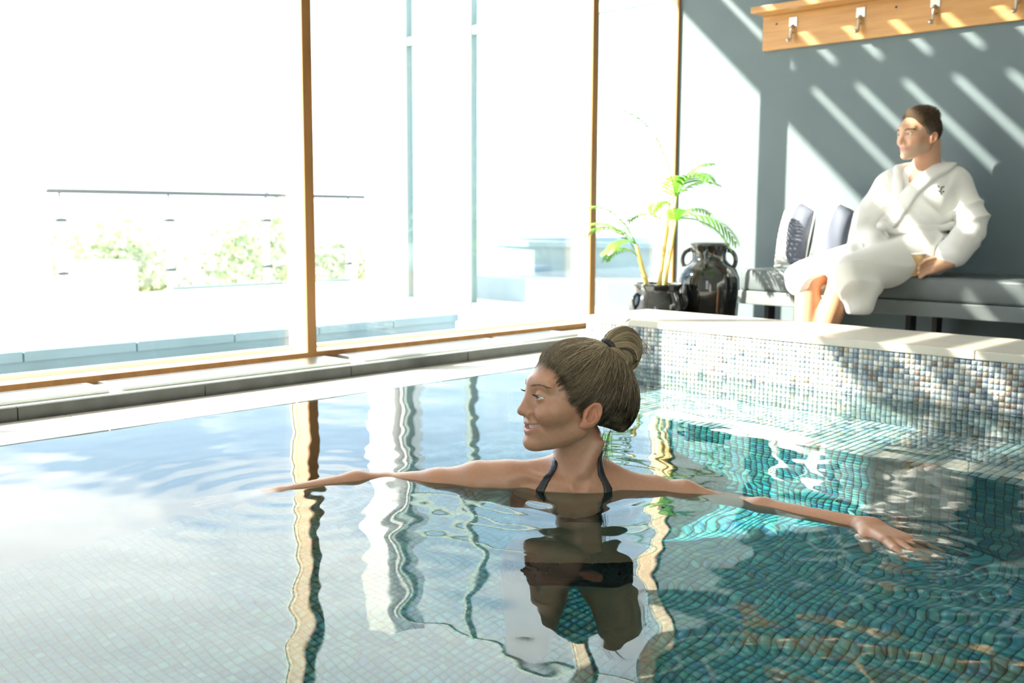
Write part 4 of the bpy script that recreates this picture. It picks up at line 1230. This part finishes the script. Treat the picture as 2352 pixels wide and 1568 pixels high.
    MB().lathe([(.024,0),(.0265,.002),(.0365,.092),(.0355,.092),(.0255,.006),(.0,.006)], 0, 0, 32, False).build('cup_wall', M['kraft'], t, True)
    MB().lathe([(.0372,.089),(.0385,.092),(.0372,.0955),(.0352,.0935),(.0355,.090)], 0, 0, 32, False).build('rim', M['paper'], t, True)
man()

# ---------------------------------------------------------------- outside
M['gwhite'] = mat('white_render', (.80,.79,.77), .7)
M['bluegrey'] = mat('blue_grey_render', (.16,.25,.31), .6, noise=(3,.08))
M['greenalu'] = mat('grey_green_aluminium', (.17,.23,.22), .45, .2)
M['darkmetal'] = mat('dark_metal', (.05,.06,.065), .5)
M['bush'] = mat('bush_leaf', (.40,.44,.27), .6, noise=(5,.3))
M['chairwood'] = mat('bleached_wood', (.70,.64,.55), .6, noise=(20,.1))
M['canvas'] = mat('canvas', (.78,.77,.74), .8)
M['clearglass'] = glass_pane('railing_glass', (.92,.95,.95))
ZT_ = -.20

def terrace():
    struct(MB().box(-10.25, XW-.15, -9, 18, -.9, ZT_).build('floor_terrace', M['terrace']))
    struct(MB().box(-420, -10.25, -320, 420, -1.1, -.75).build('ground', mat('dry_grass', (.30,.29,.17), .9, noise=(.15,.3))))
    # low wall outside the windows with its coping stones
    t = empty('low_wall', (-4.95, 1.5, ZT_)); tag(t, 'low blue-grey garden wall with coping stones outside the window', 'wall')
    y1 = 4.50
    keep(MB().bbox(-5.20, -4.90, -3, y1, ZT_, -.075, .004).build('wall_core', M['bluegrey']), t)
    y = y1+.01; k = 0
    while y > -3:
        y0 = y-.545; keep(MB().bbox(-5.22, -4.88, y0+.003, y-.003, -.0748, -.025, .006).build('coping_stone', M['bluegrey']), t); y = y0
terrace()

def railing():
    t = empty('glass_railing', (-10, 5.9, ZT_)); tag(t, 'glass balustrade with slim metal handrail at the terrace edge', 'railing')
    keep(MB().tube([(-10,3.94,.825), (-10,7.80,.825)], .024, 10).build('handrail', M['darkmetal'], None, True), t)
    ys = [4.06, 5.17, 6.32, 7.45]
    for y in ys:
        p = keep(MB().bbox(-10.02, -9.98, y-.026, y+.026, ZT_, .76, .004).build('post', M['gwhite']), t)
        for mb, nm in ((MB().tube([(-10,y,.76), (-10,y,.802)], .012, 8), 'bracket'), (MB().bbox(-10.03,-9.97,y-.05,y+.05,.53,.565,.003), 'clamp'), (MB().bbox(-10.03,-9.97,y-.05,y+.05,.02,.055,.003), 'clamp')):
            k = mb.build(nm, M['darkmetal']); k.parent = p
    for a, b in zip(ys[:-1], ys[1:]):
        keep(MB().box(-10.005, -9.995, a+.045, b-.045, -.12, .60).build('glass_panel', M['clearglass']), t)
    keep(MB().bbox(-10.03, -9.97, 5.17, 7.45, -.175, -.14, .003).build('bottom_rail', M['greenalu']), t)
railing()

def deck_chair():
    c = (-9.25, 6.68)
    t = empty('deck_chair', (*c, ZT_), math.radians(58)); tag(t, 'white folding deck chair on the terrace by the glass railing', 'chair')
    # local: x across, y forward (towards -y), z up
    for sx in (-.25, .25):
        m = MB(); m.tube([(sx,.26,0), (sx,-.22,.46), (sx,-.26,.50)], .016, 8); m.build('leg', M['chairwood'], t, True)
        m = MB(); m.tube([(sx*.9,-.26,0), (sx*.9,.16,.42), (sx*.9,.30,.86)], .016, 8); m.build('leg', M['chairwood'], t, True)
        MB().bbox(sx-.024, sx+.024, -.28, .22, .60, .622, .005).build('armrest', M['chairwood'], t)
        m = MB(); m.tube([(sx,-.22,.46), (sx,-.24,.60)], .014, 8); m.build('arm_post', M['chairwood'], t, True)
    for k in range(7):
        y = -.24+k*.066; MB().bbox(-.225, .225, y, y+.05, .415+.0*k, .432, .004).build('seat_slat', M['chairwood'], t)
    MB().add([(-.22,.19,.50),(.22,.19,.50),(.22,.31,.86),(-.22,.31,.86),(-.22,.205,.495),(.22,.205,.495),(.22,.325,.855),(-.22,.325,.855)], [(0,1,2,3),(7,6,5,4),(0,4,5,1),(1,5,6,2),(2,6,7,3),(3,7,4,0)]).build('back_panel', M['canvas'], t)
    for y in (-.2, .2): 
        m = MB(); m.tube([(-.25,y,.06 if y < 0 else .06), (.25,y,.06)], .011, 8); m.build('stretcher', M['chairwood'], t, True)
deck_chair()

def wing():
    Y = 6.2
    t = empty('glass_screen', (-5.5, Y, ZT_)); tag(t, 'tall glazed wind screen with grey-green frame on the terrace', 'screen')
    xs = [-7.40, -6.545, -5.20, -3.95]
    for x in xs: keep(MB().bbox(x-.028, x+.028, Y-.04, Y+.04, ZT_, 3.2, .004).build('post', M['greenalu']), t)
    keep(MB().bbox(-7.46, -7.428, Y-.06, Y+.06, ZT_, 3.2, .004).build('end_post', M['gwhite']), t)
    for a, b in zip(xs[:-1], xs[1:]):
        for z0, z1 in ((ZT_, ZT_+.05), (2.13, 2.20), (3.15, 3.2)):
            keep(MB().bbox(a+.0285, b-.0285, Y-.03, Y+.03, z0, z1, .003).build('rail', M['greenalu']), t)
        for z0, z1 in ((ZT_+.051, 2.129), (2.201, 3.149)):
            keep(MB().box(a+.0285, b-.0285, Y-.005, Y+.005, z0, z1).build('pane', M['clearglass']), t)
    tag(MB().bbox(-7.90, -7.50, Y-.12, Y+.25, ZT_, 3.6, .01).build('column', M['gwhite']), 'square white rendered column at the end of the glass screen', 'column')
    # round raised tub behind the screen
    t2 = empty('hot_tub', (-6.9, 8.9, ZT_)); tag(t2, 'round blue-grey raised tub with a step behind the glass screen', 'tub')
    keep(MB().lathe([(1.45,ZT_),(1.45,.30),(1.50,.31),(1.50,.36),(1.25,.36),(1.25,.10),(.01,.10)], -6.9, 8.9, 56).build('tub_wall', M['bluegrey'], None, False), t2)
    keep(MB().lathe([(1.95,ZT_),(1.95,.02),(1.90,.03),(1.452,.03)], -6.9, 8.9, 56, False).build('step', M['bluegrey'], None, False), t2)
    # block planter and second railing further back
    p = empty('planter_box', (-5.6, 11.3, ZT_)); tag(p, 'dark blue-grey planter box beyond the round tub', 'planter')
    b = MB(); b.bbox(-6.0,-5.2,11.0,11.6,ZT_,.45,.01); keep(b.build('box', M['bluegrey']), p)
    b = MB(); b.bbox(-5.92,-5.28,11.08,11.52,.451,.47,.004); keep(b.build('soil', M['soil']), p)
    r = empty('metal_railing', (-5.6, 12.6, ZT_)); tag(r, 'thin metal railing far behind the round tub', 'railing')
    keep(MB().tube([(-9.9,12.6,.85), (-2.5,12.6,.85)], .025, 8).build('handrail', M['greenalu']), r)
    for k in range(8): keep(MB().bbox(-9.85+k*1.04,-9.80+k*1.04,12.58,12.62,ZT_,.83,.003).build('post', M['greenalu']), r)
    # lounger under a dark cover seen through the narrow pane
    t3 = empty('covered_lounger', (-4.4, 7.3, ZT_)); tag(t3, 'blue-grey sun lounger standing behind the narrow window pane', 'lounger')
    m = MB(); m.bbox(-4.75,-4.1,6.75,8.1,ZT_+.22,ZT_+.32,.02); keep(m.build('seat', M['bluegrey']), t3)
    m = MB(); m.add([(-4.75,8.1,ZT_+.24),(-4.1,8.1,ZT_+.24),(-4.1,8.6,ZT_+.85),(-4.75,8.6,ZT_+.85),(-4.75,8.02,ZT_+.32),(-4.1,8.02,ZT_+.32),(-4.1,8.52,ZT_+.90),(-4.75,8.52,ZT_+.90)],[(3,2,1,0),(4,5,6,7),(0,1,5,4),(1,2,6,5),(2,3,7,6),(3,0,4,7)]); keep(m.build('backrest', M['bluegrey']), t3)
    for x, y in ((-4.72,6.8),(-4.13,6.8),(-4.72,8.0),(-4.13,8.0)): keep(MB().box(x-.025,x+.025,y-.025,y+.025,ZT_,ZT_+.22).build('leg', M['greenalu']), t3)
wing()

def bush(loc, rx, rz, n, label, grp):
    t = empty('bush', loc); tag(t, label, 'bush', grp)
    u = RNG.normal(0,1,(n,3)); u /= np.linalg.norm(u,axis=1,keepdims=True); rad = RNG.uniform(.55,1.05,(n,1))**.6
    lump = 1+.22*np.sin(u[:,0:1]*5+2)*np.sin(u[:,1:2]*6)+.15*np.sin(u[:,2:3]*9+u[:,0:1]*7)
    P = u*rad*lump*np.array([rx,rx,rz]); P[:,2] = np.abs(P[:,2])+.05
    a = RNG.normal(0,1,(n,3)); a /= np.linalg.norm(a,axis=1,keepdims=True); b = np.cross(a, RNG.normal(0,1,(n,3))); b /= np.linalg.norm(b,axis=1,keepdims=True)
    s = RNG.uniform(.04,.09,(n,1))
    V = np.stack([P-a*s, P+b*s*.5, P+a*s, P-b*s*.5], 1).reshape(-1,3)
    link('foliage', np_mesh('foliage', V, np.arange(n*4).reshape(-1,4)), M['bush'], t)['kind'] = 'stuff'
    m = MB()
    for k in range(5):
        d = Vector((RNG.uniform(-.5,.5)*rx, RNG.uniform(-.5,.5)*rx, rz*.8)); m.tube([(0,0,-.05), tuple(d*.5), tuple(d)], [.03,.02,.01], 6)
    m.build('stem', M['chairwood'], t)
bush((-13.2, 6.15, -.75), .72, 1.15, 1500, 'leafy green bush seen through the left balustrade panel', 'bushes beyond the railing')
bush((-13.0, 8.15, -.75), .78, 1.28, 1600, 'larger green bush seen through the balustrade right of the tall post', 'bushes beyond the railing')
bush((-13.6, 9.9, -.75), .70, 1.0, 1000, 'small green bush behind the folding deck chair', 'bushes beyond the railing')
bush((-22.0, 7.0, -.75), 1.1, 1.05, 1000, 'distant low bush at the far left beyond the garden wall', 'bushes beyond the railing')
bush((-22.0, 9.6, -.75), 1.0, 1.05, 1000, 'distant low bush just left of the first balustrade post', 'bushes beyond the railing')
def garden_wall():
    t = empty('garden_wall', (-14.5, 4.6, -.75)); tag(t, 'pale rendered garden wall with a step at the far left', 'wall')
    keep(MB().bbox(-14.7,-14.5,1.0,5.75,-.75,.17,.01).build('wall_panel', M['gwhite']), t)
    keep(MB().bbox(-10.9,-10.3,1.0,4.35,-.75,-.12,.01).build('kerb', M['gwhite']), t)
    keep(MB().bbox(-10.9,-10.3,4.36,4.95,-.75,.12,.01).build('pier', M['gwhite']), t)
garden_wall()
